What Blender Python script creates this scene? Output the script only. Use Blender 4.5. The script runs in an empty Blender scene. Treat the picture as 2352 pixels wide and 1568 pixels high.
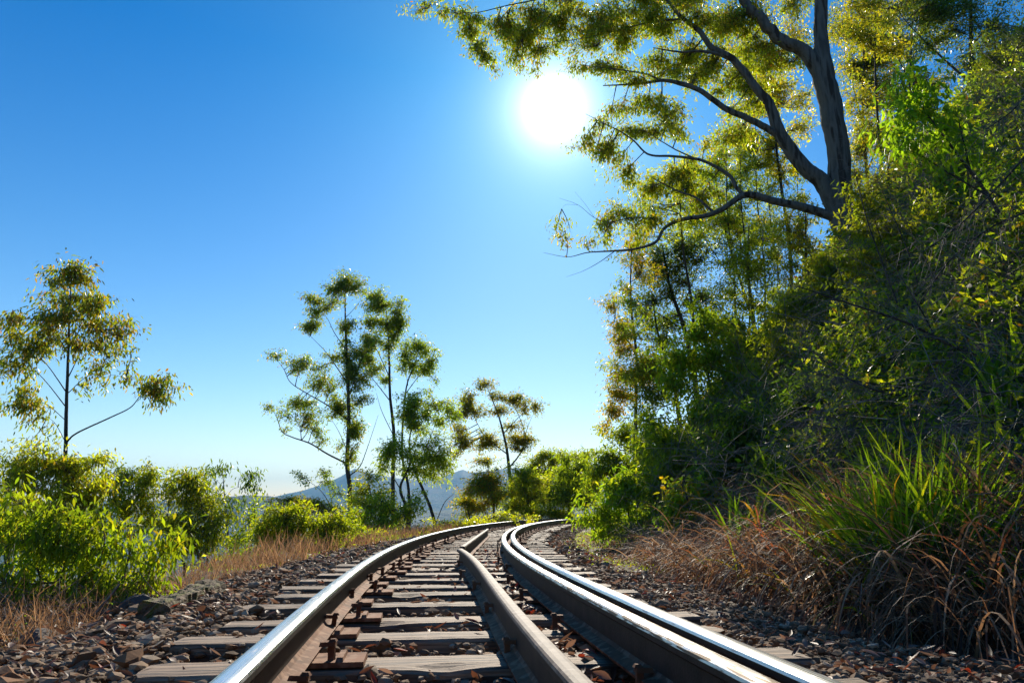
import bpy, math, random
import numpy as np
from mathutils import Vector

RNG = np.random.default_rng(7)
scene = bpy.context.scene
COL = scene.collection

# ------------------------------------------------------------------ camera
F = 1568.0                 # focal length in reference pixels (picture 2352 wide), a 24 mm lens
HORIZON = 1171.7
PITCH = math.atan((HORIZON - 784) / F)
HC = 0.48                  # eye height above the sleeper tops
cam = bpy.data.cameras.new('camera'); cam_o = bpy.data.objects.new('camera', cam); COL.objects.link(cam_o)
cam.lens = 24; cam.sensor_width = 36; cam.clip_start = 0.05; cam.clip_end = 40000
cam_o.location = (0, 0, HC); cam_o.rotation_euler = (math.pi / 2 + PITCH, 0, 0)
scene.camera = cam_o

# ------------------------------------------------------------------ light
SUN_EL, SUN_AZ = math.radians(32.7), math.radians(3.95)
SUN_DIR = Vector((math.sin(SUN_AZ) * math.cos(SUN_EL), math.cos(SUN_AZ) * math.cos(SUN_EL), math.sin(SUN_EL)))
w = bpy.data.worlds.new('World'); scene.world = w; w.use_nodes = True
nt = w.node_tree; nd = nt.nodes; nd.clear(); lk = nt.links.new
out = nd.new('ShaderNodeOutputWorld'); bg = nd.new('ShaderNodeBackground'); sky = nd.new('ShaderNodeTexSky')
sky.sky_type = 'NISHITA'; sky.sun_disc = False; sky.sun_elevation = SUN_EL; sky.sun_rotation = SUN_AZ
sky.air_density = 1.0; sky.dust_density = 0.25; sky.ozone_density = 1.5; sky.altitude = 400
hsv = nd.new('ShaderNodeHueSaturation'); hsv.inputs['Saturation'].default_value = 1.3; hsv.inputs['Value'].default_value = 1.0
lk(sky.outputs[0], hsv.inputs['Color'])
SKY_MUL = nd.new('ShaderNodeVectorMath'); SKY_MUL.operation = 'MULTIPLY'; SKY_MUL.inputs[1].default_value = (0.80, 0.98, 1.12)
lk(hsv.outputs[0], SKY_MUL.inputs[0])
# bright aureole round the sun
tc = nd.new('ShaderNodeTexCoord'); dt = nd.new('ShaderNodeVectorMath'); dt.operation = 'DOT_PRODUCT'
nrm = nd.new('ShaderNodeVectorMath'); nrm.operation = 'NORMALIZE'
lk(tc.outputs['Generated'], nrm.inputs[0]); lk(nrm.outputs[0], dt.inputs[0]); dt.inputs[1].default_value = SUN_DIR
def M(op, a, b=None, clamp=False):
    n = nd.new('ShaderNodeMath'); n.operation = op; n.use_clamp = clamp
    for i, v in enumerate((a, b)):
        if v is None: continue
        if isinstance(v, (int, float)): n.inputs[i].default_value = v
        else: lk(v, n.inputs[i])
    return n.outputs[0]
ang = M('ARCCOSINE', M('MINIMUM', dt.outputs['Value'], 1.0))
def glow(amp, sig, p=2.0):
    return M('MULTIPLY', M('EXPONENT', M('MULTIPLY', M('POWER', M('DIVIDE', ang, math.radians(sig)), p), -1.0)), amp)
tot = M('ADD', M('ADD', glow(90.0, 1.0, 2.0), glow(28.0, 1.75, 1.0)), glow(2.3, 10.0, 1.05))
gc = nd.new('ShaderNodeVectorMath'); gc.operation = 'SCALE'; gc.inputs[0].default_value = (1.0, 0.96, 0.9); lk(tot, gc.inputs['Scale'])
sp = nd.new('ShaderNodeSeparateXYZ'); lk(nrm.outputs[0], sp.inputs[0])
ht = M('POWER', M('MAXIMUM', sp.outputs['Z'], 0.0), 0.8)
mixc = nd.new('ShaderNodeMix'); mixc.data_type = 'RGBA'; mixc.clamp_factor = True; lk(M('MULTIPLY', ht, 1.55, True), mixc.inputs['Factor'])
mixc.inputs[6].default_value = (1.75, 1.45, 1.26, 1); mixc.inputs[7].default_value = (0.0, 0.76, 1.12, 1)
lk(mixc.outputs[2], SKY_MUL.inputs[1])
addv = nd.new('ShaderNodeVectorMath'); addv.operation = 'ADD'; lk(SKY_MUL.outputs[0], addv.inputs[0]); lk(gc.outputs[0], addv.inputs[1])
lk(addv.outputs[0], bg.inputs['Color']); bg.inputs['Strength'].default_value = 0.084; lk(bg.outputs[0], out.inputs['Surface'])

sun = bpy.data.lights.new('sun', 'SUN'); sun.energy = 5.0; sun.angle = math.radians(0.53); sun.color = (1.0, 0.90, 0.74)
so = bpy.data.objects.new('sun', sun); COL.objects.link(so); so.rotation_euler = SUN_DIR.to_track_quat('Z', 'Y').to_euler()

scene.view_settings.view_transform = 'Standard'; scene.view_settings.look = 'None'
scene.view_settings.exposure = 0.58; scene.view_settings.gamma = 1.0
scene.render.engine = 'CYCLES'
c = scene.cycles
c.max_bounces = 5; c.diffuse_bounces = 3; c.glossy_bounces = 2; c.transmission_bounces = 4; c.volume_bounces = 0
c.transparent_max_bounces = 4; c.caustics_reflective = False; c.caustics_refractive = False
c.use_denoising = True; c.sample_clamp_indirect = 4.0; c.use_light_tree = False
try: c.denoiser = 'OPENIMAGEDENOISE'; c.denoising_prefilter = 'ACCURATE'
except Exception: pass

# ------------------------------------------------------------------ geometry helpers
CT, ST = math.cos(PITCH), math.sin(PITCH)
def at(px, py, Y):
    """world point seen at reference pixel px, py at forward distance Y"""
    u, v = (px - 1176) / F, (784 - py) / F
    d = np.array([u, CT - v * ST, ST + v * CT]); k = Y / d[1]
    return d * k + np.array([0, 0, HC])
def on_plane(px, py, z):
    u, v = (px - 1176) / F, (784 - py) / F
    d = np.array([u, CT - v * ST, ST + v * CT]); k = (z - HC) / d[2]
    return d * k + np.array([0, 0, HC])

def mesh_obj(name, V, Fq, mats, parent=None, col=None, smooth=False, mi=None):
    V = np.asarray(V, dtype=np.float32).reshape(-1, 3); Fq = np.asarray(Fq, dtype=np.int32)
    me = bpy.data.meshes.new(name)
    k = Fq.shape[1]; n = len(Fq)
    me.vertices.add(len(V)); me.vertices.foreach_set('co', V.ravel())
    me.loops.add(n * k); me.loops.foreach_set('vertex_index', Fq.ravel())
    me.polygons.add(n); me.polygons.foreach_set('loop_start', np.arange(0, n * k, k, dtype=np.int32))
    me.polygons.foreach_set('use_smooth', np.full(n, bool(smooth)))
    for m in (mats if isinstance(mats, (list, tuple)) else [mats]): me.materials.append(m)
    if mi is not None: me.polygons.foreach_set('material_index', np.asarray(mi, dtype=np.int32))
    if col is not None:
        a = me.color_attributes.new('col', 'FLOAT_COLOR', 'POINT')
        cc = np.ones((len(V), 4), dtype=np.float32); cc[:, :3] = col; a.data.foreach_set('color', cc.ravel())
    me.update(calc_edges=True); me.validate()
    o = bpy.data.objects.new(name, me); COL.objects.link(o)
    if parent is not None: o.parent = parent
    return o

def tag(o, label=None, cat=None, group=None, kind=None):
    if label: o['label'] = label
    if cat: o['category'] = cat
    if group: o['group'] = group
    if kind: o['kind'] = kind
    return o
def empty(name, loc, label, cat, group=None):
    o = bpy.data.objects.new(name, None); COL.objects.link(o); o.location = tuple(float(v) for v in loc); o.empty_display_size = 0.1
    return tag(o, label, cat, group)
def unit(a): return a / np.maximum(np.linalg.norm(a, axis=-1, keepdims=True), 1e-9)

class Bag:
    """collects vertices and quads of one mesh"""
    def __init__(s): s.V, s.F, s.C, s.n = [], [], [], 0
    def add(s, V, Fq, C=None):
        V = np.asarray(V).reshape(-1, 3); s.V.append(V); s.F.append(np.asarray(Fq) + s.n); s.n += len(V)
        if C is not None: s.C.append(np.broadcast_to(C, V.shape))
    def build(s, name, mats, parent=None, smooth=False, origin=None):
        if not s.V: return None
        V = np.concatenate(s.V)
        if origin is not None: V = V - np.asarray(origin)
        return mesh_obj(name, V, np.concatenate(s.F), mats, parent, np.concatenate(s.C) if s.C else None, smooth)

def tubes(P, R, sides=4):
    """P (N,m,3) polylines, R (N,m) radii -> verts, quads"""
    P = np.asarray(P, float); R = np.asarray(R, float); N, m, _ = P.shape
    T = np.gradient(P, axis=1); T = unit(T)
    ref = np.where(np.abs(T[:, :1, 2:3]) > 0.8, np.array([1.0, 0, 0]), np.array([0, 0, 1.0]))
    ref = np.broadcast_to(ref, T.shape)
    A = unit(np.cross(T, ref)); B = np.cross(T, A)
    ph = np.linspace(0, 2 * np.pi, sides, endpoint=False)
    V = P[:, :, None, :] + R[:, :, None, None] * (np.cos(ph)[None, None, :, None] * A[:, :, None, :] + np.sin(ph)[None, None, :, None] * B[:, :, None, :])
    i = np.arange(N)[:, None, None] * m * sides; j = np.arange(m - 1)[None, :, None] * sides; k = np.arange(sides)[None, None, :]
    a = i + j + k; b = i + j + (k + 1) % sides
    Q = np.stack([a, b, b + sides, a + sides], -1).reshape(-1, 4)
    return V.reshape(-1, 3), Q

def ribbons(P, D, S, L, W, prof, seg=3, bend=0.0, fold=0.0):
    """blades: start P, direction D, side S, length L, width W; bend makes them fall towards -z; returns verts, quads"""
    N = len(P); t = np.linspace(0, 1, seg + 1)
    L = np.broadcast_to(L, (N,)); W = np.broadcast_to(W, (N,)); bend = np.broadcast_to(bend, (N,))
    d = np.repeat(D[:, None, :], seg + 1, 1).astype(float)
    d[:, :, 2] -= bend[:, None] * (t[None, :] ** 1.0) * 2.0
    d = unit(d)
    step = (L / seg)[:, None, None] * d
    C = P[:, None, :] + np.concatenate([np.zeros((N, 1, 3)), np.cumsum((step[:, :-1] + step[:, 1:]) / 2, axis=1)], 1)
    S = unit(S - np.sum(S * D, -1, keepdims=True) * D)
    wv = np.interp(t, np.linspace(0, 1, len(prof)), prof)
    half = (W[:, None] * wv[None, :] / 2)[:, :, None] * S[:, None, :]
    V = np.stack([C - half, C + half], 2)
    if fold:
        nn = np.cross(S, D); V = V + (W[:, None, None, None] * wv[None, :, None, None] * fold) * nn[:, None, None, :]
        V = V
    i = np.arange(N)[:, None] * (seg + 1) * 2; j = np.arange(seg)[None, :] * 2
    a = i + j; Q = np.stack([a, a + 1, a + 3, a + 2], -1).reshape(-1, 4)
    return V.reshape(-1, 3), Q, (seg + 1) * 2

def diamonds(P, D, S, L, W):
    N = len(P); L = np.broadcast_to(L, (N,))[:, None]; W = np.broadcast_to(W, (N,))[:, None]
    S = unit(S - np.sum(S * D, -1, keepdims=True) * D)
    V = np.stack([P, P + D * L * 0.42 + S * W / 2, P + D * L, P + D * L * 0.42 - S * W / 2], 1)
    return V.reshape(-1, 3), np.arange(N * 4).reshape(N, 4), 4

def rand_dirs(n):
    return unit(RNG.normal(size=(n, 3)))

# ------------------------------------------------------------------ materials
def new_mat(name):
    m = bpy.data.materials.new(name); m.use_nodes = True; t = m.node_tree
    for n in list(t.nodes): t.nodes.remove(n)
    o = t.nodes.new('ShaderNodeOutputMaterial'); return m, t, o
def leaf_mat(name, tint=(4.3, 4.1, 1.0), mix=0.6, rough=0.36, spec=0.5):
    m, t, o = new_mat(name); N = t.nodes.new; l = t.links.new
    at_ = N('ShaderNodeAttribute'); at_.attribute_name = 'col'
    p = N('ShaderNodeBsdfPrincipled'); p.inputs['Roughness'].default_value = rough; p.inputs['Specular IOR Level'].default_value = spec
    l(at_.outputs['Color'], p.inputs['Base Color'])
    mu = N('ShaderNodeVectorMath'); mu.operation = 'MULTIPLY'; mu.inputs[1].default_value = tint; l(at_.outputs['Color'], mu.inputs[0])
    tr = N('ShaderNodeBsdfTranslucent'); l(mu.outputs[0], tr.inputs['Color'])
    mx = N('ShaderNodeMixShader'); mx.inputs[0].default_value = mix; l(p.outputs[0], mx.inputs[1]); l(tr.outputs[0], mx.inputs[2]); l(mx.outputs[0], o.inputs['Surface'])
    return m
def noise_mat(name, c0, c1, scale=4, rough=0.85, bump=0.3, stretch=(1, 1, 1), c2=None, scale2=30, metallic=0.0, detail=6, bump_scale=None, bump_dist=0.02, rnd=0.0, spec=0.3, dist=0.0):
    m, t, o = new_mat(name); N = t.nodes.new; l = t.links.new
    tc_ = N('ShaderNodeTexCoord'); mp = N('ShaderNodeMapping'); mp.inputs['Scale'].default_value = stretch; l(tc_.outputs['Object'], mp.inputs['Vector'])
    vec = mp.outputs[0]
    if rnd:
        oi = N('ShaderNodeObjectInfo'); ml = N('ShaderNodeMath'); ml.operation = 'MULTIPLY'; ml.inputs[1].default_value = 40; l(oi.outputs['Random'], ml.inputs[0])
        av = N('ShaderNodeVectorMath'); av.operation = 'ADD'; l(vec, av.inputs[0]); l(ml.outputs[0], av.inputs[1]); vec = av.outputs[0]
    n1 = N('ShaderNodeTexNoise'); n1.inputs['Scale'].default_value = scale; n1.inputs['Detail'].default_value = detail; n1.inputs['Distortion'].default_value = dist; l(vec, n1.inputs['Vector'])
    r = N('ShaderNodeValToRGB'); e = r.color_ramp.elements; e[0].position = 0.32; e[1].position = 0.68; e[0].color = (*c0, 1); e[1].color = (*c1, 1); l(n1.outputs['Fac'], r.inputs['Fac'])
    cl = r.outputs['Color']
    if c2 is not None:
        n2 = N('ShaderNodeTexNoise'); n2.inputs['Scale'].default_value = scale2; n2.inputs['Detail'].default_value = 4; l(vec, n2.inputs['Vector'])
        r2 = N('ShaderNodeValToRGB'); r2.color_ramp.elements[0].position = 0.5; r2.color_ramp.elements[1].position = 0.62; l(n2.outputs['Fac'], r2.inputs['Fac'])
        mx = N('ShaderNodeMix'); mx.data_type = 'RGBA'; l(r2.outputs['Color'], mx.inputs['Factor']); l(cl, mx.inputs[6]); mx.inputs[7].default_value = (*c2, 1); cl = mx.outputs[2]
    p = N('ShaderNodeBsdfPrincipled'); p.inputs['Roughness'].default_value = rough; p.inputs['Metallic'].default_value = metallic; p.inputs['Specular IOR Level'].default_value = spec
    if rnd:
        hs = N('ShaderNodeHueSaturation'); mr = N('ShaderNodeMapRange'); mr.inputs['To Min'].default_value = 1 - rnd; mr.inputs['To Max'].default_value = 1 + rnd
        l(oi.outputs['Random'], mr.inputs['Value']); l(mr.outputs[0], hs.inputs['Value']); l(cl, hs.inputs['Color']); cl = hs.outputs[0]
    l(cl, p.inputs['Base Color'])
    if bump:
        nb = N('ShaderNodeTexNoise'); nb.inputs['Scale'].default_value = bump_scale or scale * 3; nb.inputs['Detail'].default_value = 5; l(vec, nb.inputs['Vector'])
        b = N('ShaderNodeBump'); b.inputs['Strength'].default_value = bump; b.inputs['Distance'].default_value = bump_dist; l(nb.outputs['Fac'], b.inputs['Height']); l(b.outputs[0], p.inputs['Normal'])
    l(p.outputs[0], o.inputs['Surface']); return m
def attr_mat(name, rough=0.9, spec=0.2, bump=0.4, bscale=60, bdist=0.004, mul=(0.75, 1.2)):
    m, t, o = new_mat(name); N = t.nodes.new; l = t.links.new
    a = N('ShaderNodeAttribute'); a.attribute_name = 'col'; p = N('ShaderNodeBsdfPrincipled'); p.inputs['Roughness'].default_value = rough; p.inputs['Specular IOR Level'].default_value = spec
    tc_ = N('ShaderNodeTexCoord'); n = N('ShaderNodeTexNoise'); n.inputs['Scale'].default_value = bscale; n.inputs['Detail'].default_value = 4; l(tc_.outputs['Object'], n.inputs['Vector'])
    mr = N('ShaderNodeMapRange'); mr.inputs['To Min'].default_value = mul[0]; mr.inputs['To Max'].default_value = mul[1]; l(n.outputs['Fac'], mr.inputs['Value'])
    sc = N('ShaderNodeVectorMath'); sc.operation = 'SCALE'; l(a.outputs['Color'], sc.inputs[0]); l(mr.outputs[0], sc.inputs['Scale']); l(sc.outputs[0], p.inputs['Base Color'])
    b = N('ShaderNodeBump'); b.inputs['Strength'].default_value = bump; b.inputs['Distance'].default_value = bdist; l(n.outputs['Fac'], b.inputs['Height']); l(b.outputs[0], p.inputs['Normal'])
    l(p.outputs[0], o.inputs['Surface']); return m

M_LEAF = leaf_mat('leaf')
M_LEAF_SOFT = leaf_mat('soft_leaf', tint=(2.9, 2.9, 0.8), mix=0.6, rough=0.5, spec=0.35)
M_GRASS = leaf_mat('grass_blade', tint=(2.8, 2.8, 0.8), mix=0.55, rough=0.4, spec=0.5)
M_DRY = leaf_mat('dry_blade', tint=(1.7, 1.3, 0.9), mix=0.45, rough=0.6, spec=0.18)
M_LITTER = leaf_mat('dead_leaf', tint=(1.5, 1.0, 0.75), mix=0.3, rough=0.5, spec=0.25)
M_BARK = noise_mat('bark', (0.035, 0.028, 0.022), (0.10, 0.085, 0.07), scale=6, stretch=(1, 1, 0.25), bump=0.5, bump_dist=0.02)
M_GUM = noise_mat('gum_bark', (0.095, 0.078, 0.064), (0.26, 0.22, 0.185), scale=4, stretch=(2.0, 2.0, 0.22), bump=0.6, c2=(0.055, 0.038, 0.028), scale2=4.0, bump_dist=0.03)
M_TWIG = noise_mat('twig_bark', (0.05, 0.04, 0.032), (0.13, 0.10, 0.08), scale=20, bump=0)
M_DEADWOOD = noise_mat('dead_twig', (0.12, 0.095, 0.075), (0.26, 0.22, 0.19), scale=20, bump=0)
M_SOIL = noise_mat('soil', (0.04, 0.029, 0.02), (0.12, 0.086, 0.06), scale=3.5, bump=0.9, bump_scale=26, bump_dist=0.03, c2=(0.13, 0.10, 0.075), scale2=40)
M_FOREST = noise_mat('forest_hill', (0.018, 0.035, 0.015), (0.06, 0.085, 0.035), scale=0.012, bump=1.0, bump_scale=0.05, bump_dist=14, c2=(0.075, 0.075, 0.05), scale2=0.004, detail=8)
M_WOOD = noise_mat('sleeper_timber', (0.085, 0.054, 0.036), (0.34, 0.235, 0.155), scale=8, stretch=(0.35, 9, 9), bump=1.0, bump_dist=0.006, bump_scale=12, c2=(0.05, 0.036, 0.028), scale2=6, detail=8, rnd=0.22, rough=0.72, spec=0.35, dist=0.4)
M_STONE = attr_mat('ballast_stone')
M_ROCK = noise_mat('rock', (0.06, 0.05, 0.045), (0.16, 0.14, 0.12), scale=7, bump=0.8, bump_dist=0.02)
M_MOSSWOOD = noise_mat('mossy_timber', (0.07, 0.048, 0.032), (0.22, 0.165, 0.10), scale=6, stretch=(0.4, 3, 3), bump=1.0, bump_dist=0.03, c2=(0.12, 0.12, 0.03), scale2=9)
M_RUST = noise_mat('rusty_steel', (0.085, 0.038, 0.020), (0.24, 0.11, 0.058), scale=10, bump=0.35, rough=0.8, c2=(0.28, 0.16, 0.10), scale2=26, bump_scale=90, bump_dist=0.002, spec=0.2)
M_DARKSTEEL = noise_mat('dark_rail_side', (0.012, 0.009, 0.007), (0.04, 0.027, 0.020), scale=14, bump=0.5, rough=0.6, bump_scale=120, bump_dist=0.002)
def steel(name, base, r0, r1, stretch, c2, thr, metal=0.95):
    m, t, o = new_mat(name); N = t.nodes.new; l = t.links.new
    u = N('ShaderNodeUVMap'); u.uv_map = 'run'; mp = N('ShaderNodeMapping'); mp.inputs['Scale'].default_value = stretch; l(u.outputs[0], mp.inputs['Vector'])
    n = N('ShaderNodeTexNoise'); n.inputs['Scale'].default_value = 1; n.inputs['Detail'].default_value = 7; n.inputs['Roughness'].default_value = 0.65; l(mp.outputs[0], n.inputs['Vector'])
    mp2 = N('ShaderNodeMapping'); mp2.inputs['Scale'].default_value = (9, 60, 1); l(u.outputs[0], mp2.inputs['Vector'])
    n2 = N('ShaderNodeTexNoise'); n2.inputs['Scale'].default_value = 1; n2.inputs['Detail'].default_value = 6; l(mp2.outputs[0], n2.inputs['Vector'])
    r = N('ShaderNodeValToRGB'); r.color_ramp.elements[0].position = thr; r.color_ramp.elements[1].position = thr + 0.06; l(n2.outputs['Fac'], r.inputs['Fac'])
    p = N('ShaderNodeBsdfPrincipled')
    mx = N('ShaderNodeMix'); mx.data_type = 'RGBA'; l(r.outputs['Color'], mx.inputs['Factor']); mx.inputs[6].default_value = (*base, 1); mx.inputs[7].default_value = (*c2, 1); l(mx.outputs[2], p.inputs['Base Color'])
    mr = N('ShaderNodeMapRange'); mr.inputs['From Min'].default_value = 0.3; mr.inputs['From Max'].default_value = 0.7; mr.inputs['To Min'].default_value = r0; mr.inputs['To Max'].default_value = r1; l(n.outputs['Fac'], mr.inputs['Value'])
    ad = N('ShaderNodeMath'); ad.operation = 'MULTIPLY_ADD'; l(r.outputs['Color'], ad.inputs[0]); ad.inputs[1].default_value = 0.22; l(mr.outputs[0], ad.inputs[2]); l(ad.outputs[0], p.inputs['Roughness'])
    p.inputs['Metallic'].default_value = metal
    b = N('ShaderNodeBump'); b.inputs['Strength'].default_value = 0.25; b.inputs['Distance'].default_value = 0.001; l(n.outputs['Fac'], b.inputs['Height']); l(b.outputs[0], p.inputs['Normal'])
    l(p.outputs[0], o.inputs['Surface']); return m
M_POLISH = steel('polished_rail_top', (0.55, 0.56, 0.58), 0.20, 0.36, (3, 260, 1), (0.40, 0.40, 0.41), 0.60)
M_WORN = steel('worn_rail_top', (0.50, 0.48, 0.46), 0.26, 0.42, (6, 90, 1), (0.10, 0.075, 0.055), 0.47)
M_DULL = steel('dull_rail_top', (0.15, 0.11, 0.085), 0.55, 0.72, (14, 70, 1), (0.12, 0.085, 0.062), 0.50, metal=0.15)

M_GUARD = noise_mat('guard_rail_top', (0.055, 0.038, 0.030), (0.14, 0.10, 0.078), scale=16, bump=0.5, rough=0.66, bump_scale=70, bump_dist=0.002, c2=(0.18, 0.14, 0.115), scale2=30, spec=0.28, metallic=0.0)
# ------------------------------------------------------------------ track centre line and terrain
Sg = np.arange(0.8, 150, 0.05)
KK = np.interp(Sg, [0, 5, 10, 18, 30, 55, 100, 150], [-0.0002, 0.0242, 0.0162, 0.0109, 0.0157, 0.0157, 0.0157, 0.0157])
AA = -0.1436 + np.concatenate([[0], np.cumsum(KK[:-1] * 0.05)])
CX = 0.1197 + np.cumsum(np.sin(AA)) * 0.05; CY = 0.8 + np.cumsum(np.cos(AA)) * 0.05
# run the straight back behind the camera
nb_ = int(12 / 0.05); back = np.arange(-nb_, 0) * 0.05
CX = np.concatenate([CX[0] + back * np.sin(AA[0]), CX]); CY = np.concatenate([CY[0] + back * np.cos(AA[0]), CY])
AA = np.concatenate([np.full(nb_, AA[0]), AA]); SS = np.concatenate([back + 0.8, Sg])
def on_track(s, off=0.0, z=0.0):
    x = np.interp(s, SS, CX); y = np.interp(s, SS, CY); a = np.interp(s, SS, AA)
    return np.stack([x + off * np.cos(a), y - off * np.sin(a), np.zeros_like(x) + z], -1)
_sub = slice(None, None, 10)
def track_offset(x, y):
    """signed distance from the centre line (right positive) and arc position"""
    x = np.atleast_1d(x).astype(float); y = np.atleast_1d(y).astype(float)
    d = np.empty(len(x)); s = np.empty(len(x)); cx, cy, aa, ss = CX[_sub], CY[_sub], AA[_sub], SS[_sub]
    for i in range(0, len(x), 4000):
        q = (x[i:i + 4000, None] - cx) ** 2 + (y[i:i + 4000, None] - cy) ** 2
        j = q.argmin(1); dx = x[i:i + 4000] - cx[j]; dy = y[i:i + 4000] - cy[j]
        side = dx * np.cos(aa[j]) - dy * np.sin(aa[j]); along = dx * np.sin(aa[j]) + dy * np.cos(aa[j])
        inner = (j > 0) & (j < len(cx) - 1)
        d[i:i + 4000] = np.where(inner, side, np.sign(side) * np.sqrt(q[np.arange(len(j)), j])); s[i:i + 4000] = ss[j] + along
    return d, s
# cheap smooth noise
_NK = RNG.normal(size=(24, 2)); _NP = RNG.uniform(0, 6.28, 24)
def wob(x, y, wl):
    k = _NK * (2 * np.pi / wl) * 0.7
    return sum(np.sin(k[i, 0] * x + k[i, 1] * y + _NP[i]) for i in range(10)) / 3.2
def az_el(px, py):
    p = at(px, py, 1.0) - np.array([0, 0, HC]); return math.atan2(p[0], p[1]), math.atan2(p[2], math.hypot(p[0], p[1]))
R1 = [az_el(*q) for q in [(-1500, 1150), (-300, 1152), (400, 1149), (574, 1142), (629, 1142), (679, 1130), (742, 1113), (784, 1094), (803, 1083), (816, 1077), (830, 1083), (880, 1095), (950, 1103), (1010, 1098), (1045, 1086), (1062, 1080), (1085, 1088), (1130, 1082), (1205, 1075), (1290, 1072), (1500, 1068), (2400, 1060)]]
R2 = [az_el(*q) for q in [(-1500, 1158), (-300, 1163), (300, 1158), (480, 1150), (560, 1143), (620, 1145), (690, 1158), (760, 1172), (850, 1185), (1000, 1180), (1100, 1168), (1300, 1150), (2400, 1140)]]
def hill(az, prof): return np.interp(az, [a for a, e in prof], [e for a, e in prof])
def near_h(d, s, x, y):
    z = np.full(len(d), -0.105)
    z = np.where(np.abs(d) > 1.25, -0.105 - 0.03 * np.clip(np.abs(d) - 1.25, 0, 1), z)
    r = np.clip(d - 2.9, 0, 14.0)
    z = z + 0.16 * np.clip(d - 1.95, 0, 1.2) + 1.12 * (r ** 1.08) * (1 - 0.016 * r) + np.clip(d - 16, 0, 60) * 0.12
    l_ = np.clip(-d - 2.75, 0, 400)
    z = z - 0.62 * l_ ** 1.03 * np.where(l_ > 0, 1, 0)
    amp = np.clip((np.abs(d) - 1.4) / 3, 0, 1)
    return z + amp * (0.10 * wob(x, y, 1.7) + 0.30 * wob(x + 9, y, 6.0) * np.clip((np.abs(d) - 3) / 4, 0, 1)) + 0.012 * wob(x, y, 0.4)
def terrain(x, y):
    x = np.atleast_1d(np.asarray(x, float)); y = np.atleast_1d(np.asarray(y, float))
    d, s = track_offset(x, y); r = np.hypot(x, y); az = np.arctan2(x, y)
    zn = near_h(d, s, x, y)
    zn = np.where((y < 1) & (np.abs(x) < 60), zn, zn)
    valley = -130 + 12 * wob(x, y, 700)
    f1 = np.exp(-((r - 5200) / 1500) ** 2); f2 = np.exp(-((r - 2300) / 520) ** 2)
    h1 = 5200 * np.tan(hill(az, R1)) - valley; h2 = 2300 * np.tan(hill(az, R2)) - valley
    far = valley + h1 * np.where(r > 5200, np.maximum(f1, 0.85), f1) + h2 * f2 + 10 * wob(x, y, 300) * (np.clip((r - 500) / 800, 0, 1)) * (1 - np.maximum(f1, f2) ** 4 * 0.7)
    zn = np.maximum(zn, -128)
    t = np.clip((r - 170) / 500, 0, 1); t = t * t * (3 - 2 * t)
    return zn * (1 - t) + far * t
def th(x, y): return float(terrain([x], [y])[0])

# polar sheet centred under the camera, dense in front
az = np.concatenate([np.linspace(-0.80, 0.80, 400), np.linspace(0.80, 2 * np.pi - 0.80, 92)[1:-1]])
rr = np.concatenate([[0.0], np.geomspace(0.25, 7200, 420)])
NA, NR = len(az), len(rr)
A2, R2_ = np.meshgrid(az, rr); X = R2_ * np.sin(A2); Y_ = R2_ * np.cos(A2)
Z = terrain(X.ravel(), Y_.ravel()).reshape(X.shape); Z[0] = Z[0, 0]
Vg = np.stack([X, Y_, Z], -1).reshape(-1, 3)
ii, jj = np.meshgrid(np.arange(NR - 1), np.arange(NA), indexing='ij')
a_ = ii * NA + jj; b_ = ii * NA + (jj + 1) % NA
Q = np.stack([a_, b_, b_ + NA, a_ + NA], -1)
split = int(np.searchsorted(rr, 260))
def sheet(name, q, mat):
    q = q.reshape(-1, 4)[:, ::-1]; used = np.unique(q); remap = np.full(len(Vg), -1); remap[used] = np.arange(len(used))
    o = mesh_obj(name, Vg[used], remap[q], mat, smooth=True); tag(o, kind='structure'); return o
sheet('ground', Q[:split], M_SOIL); sheet('hills', Q[split:], M_FOREST)

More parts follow.
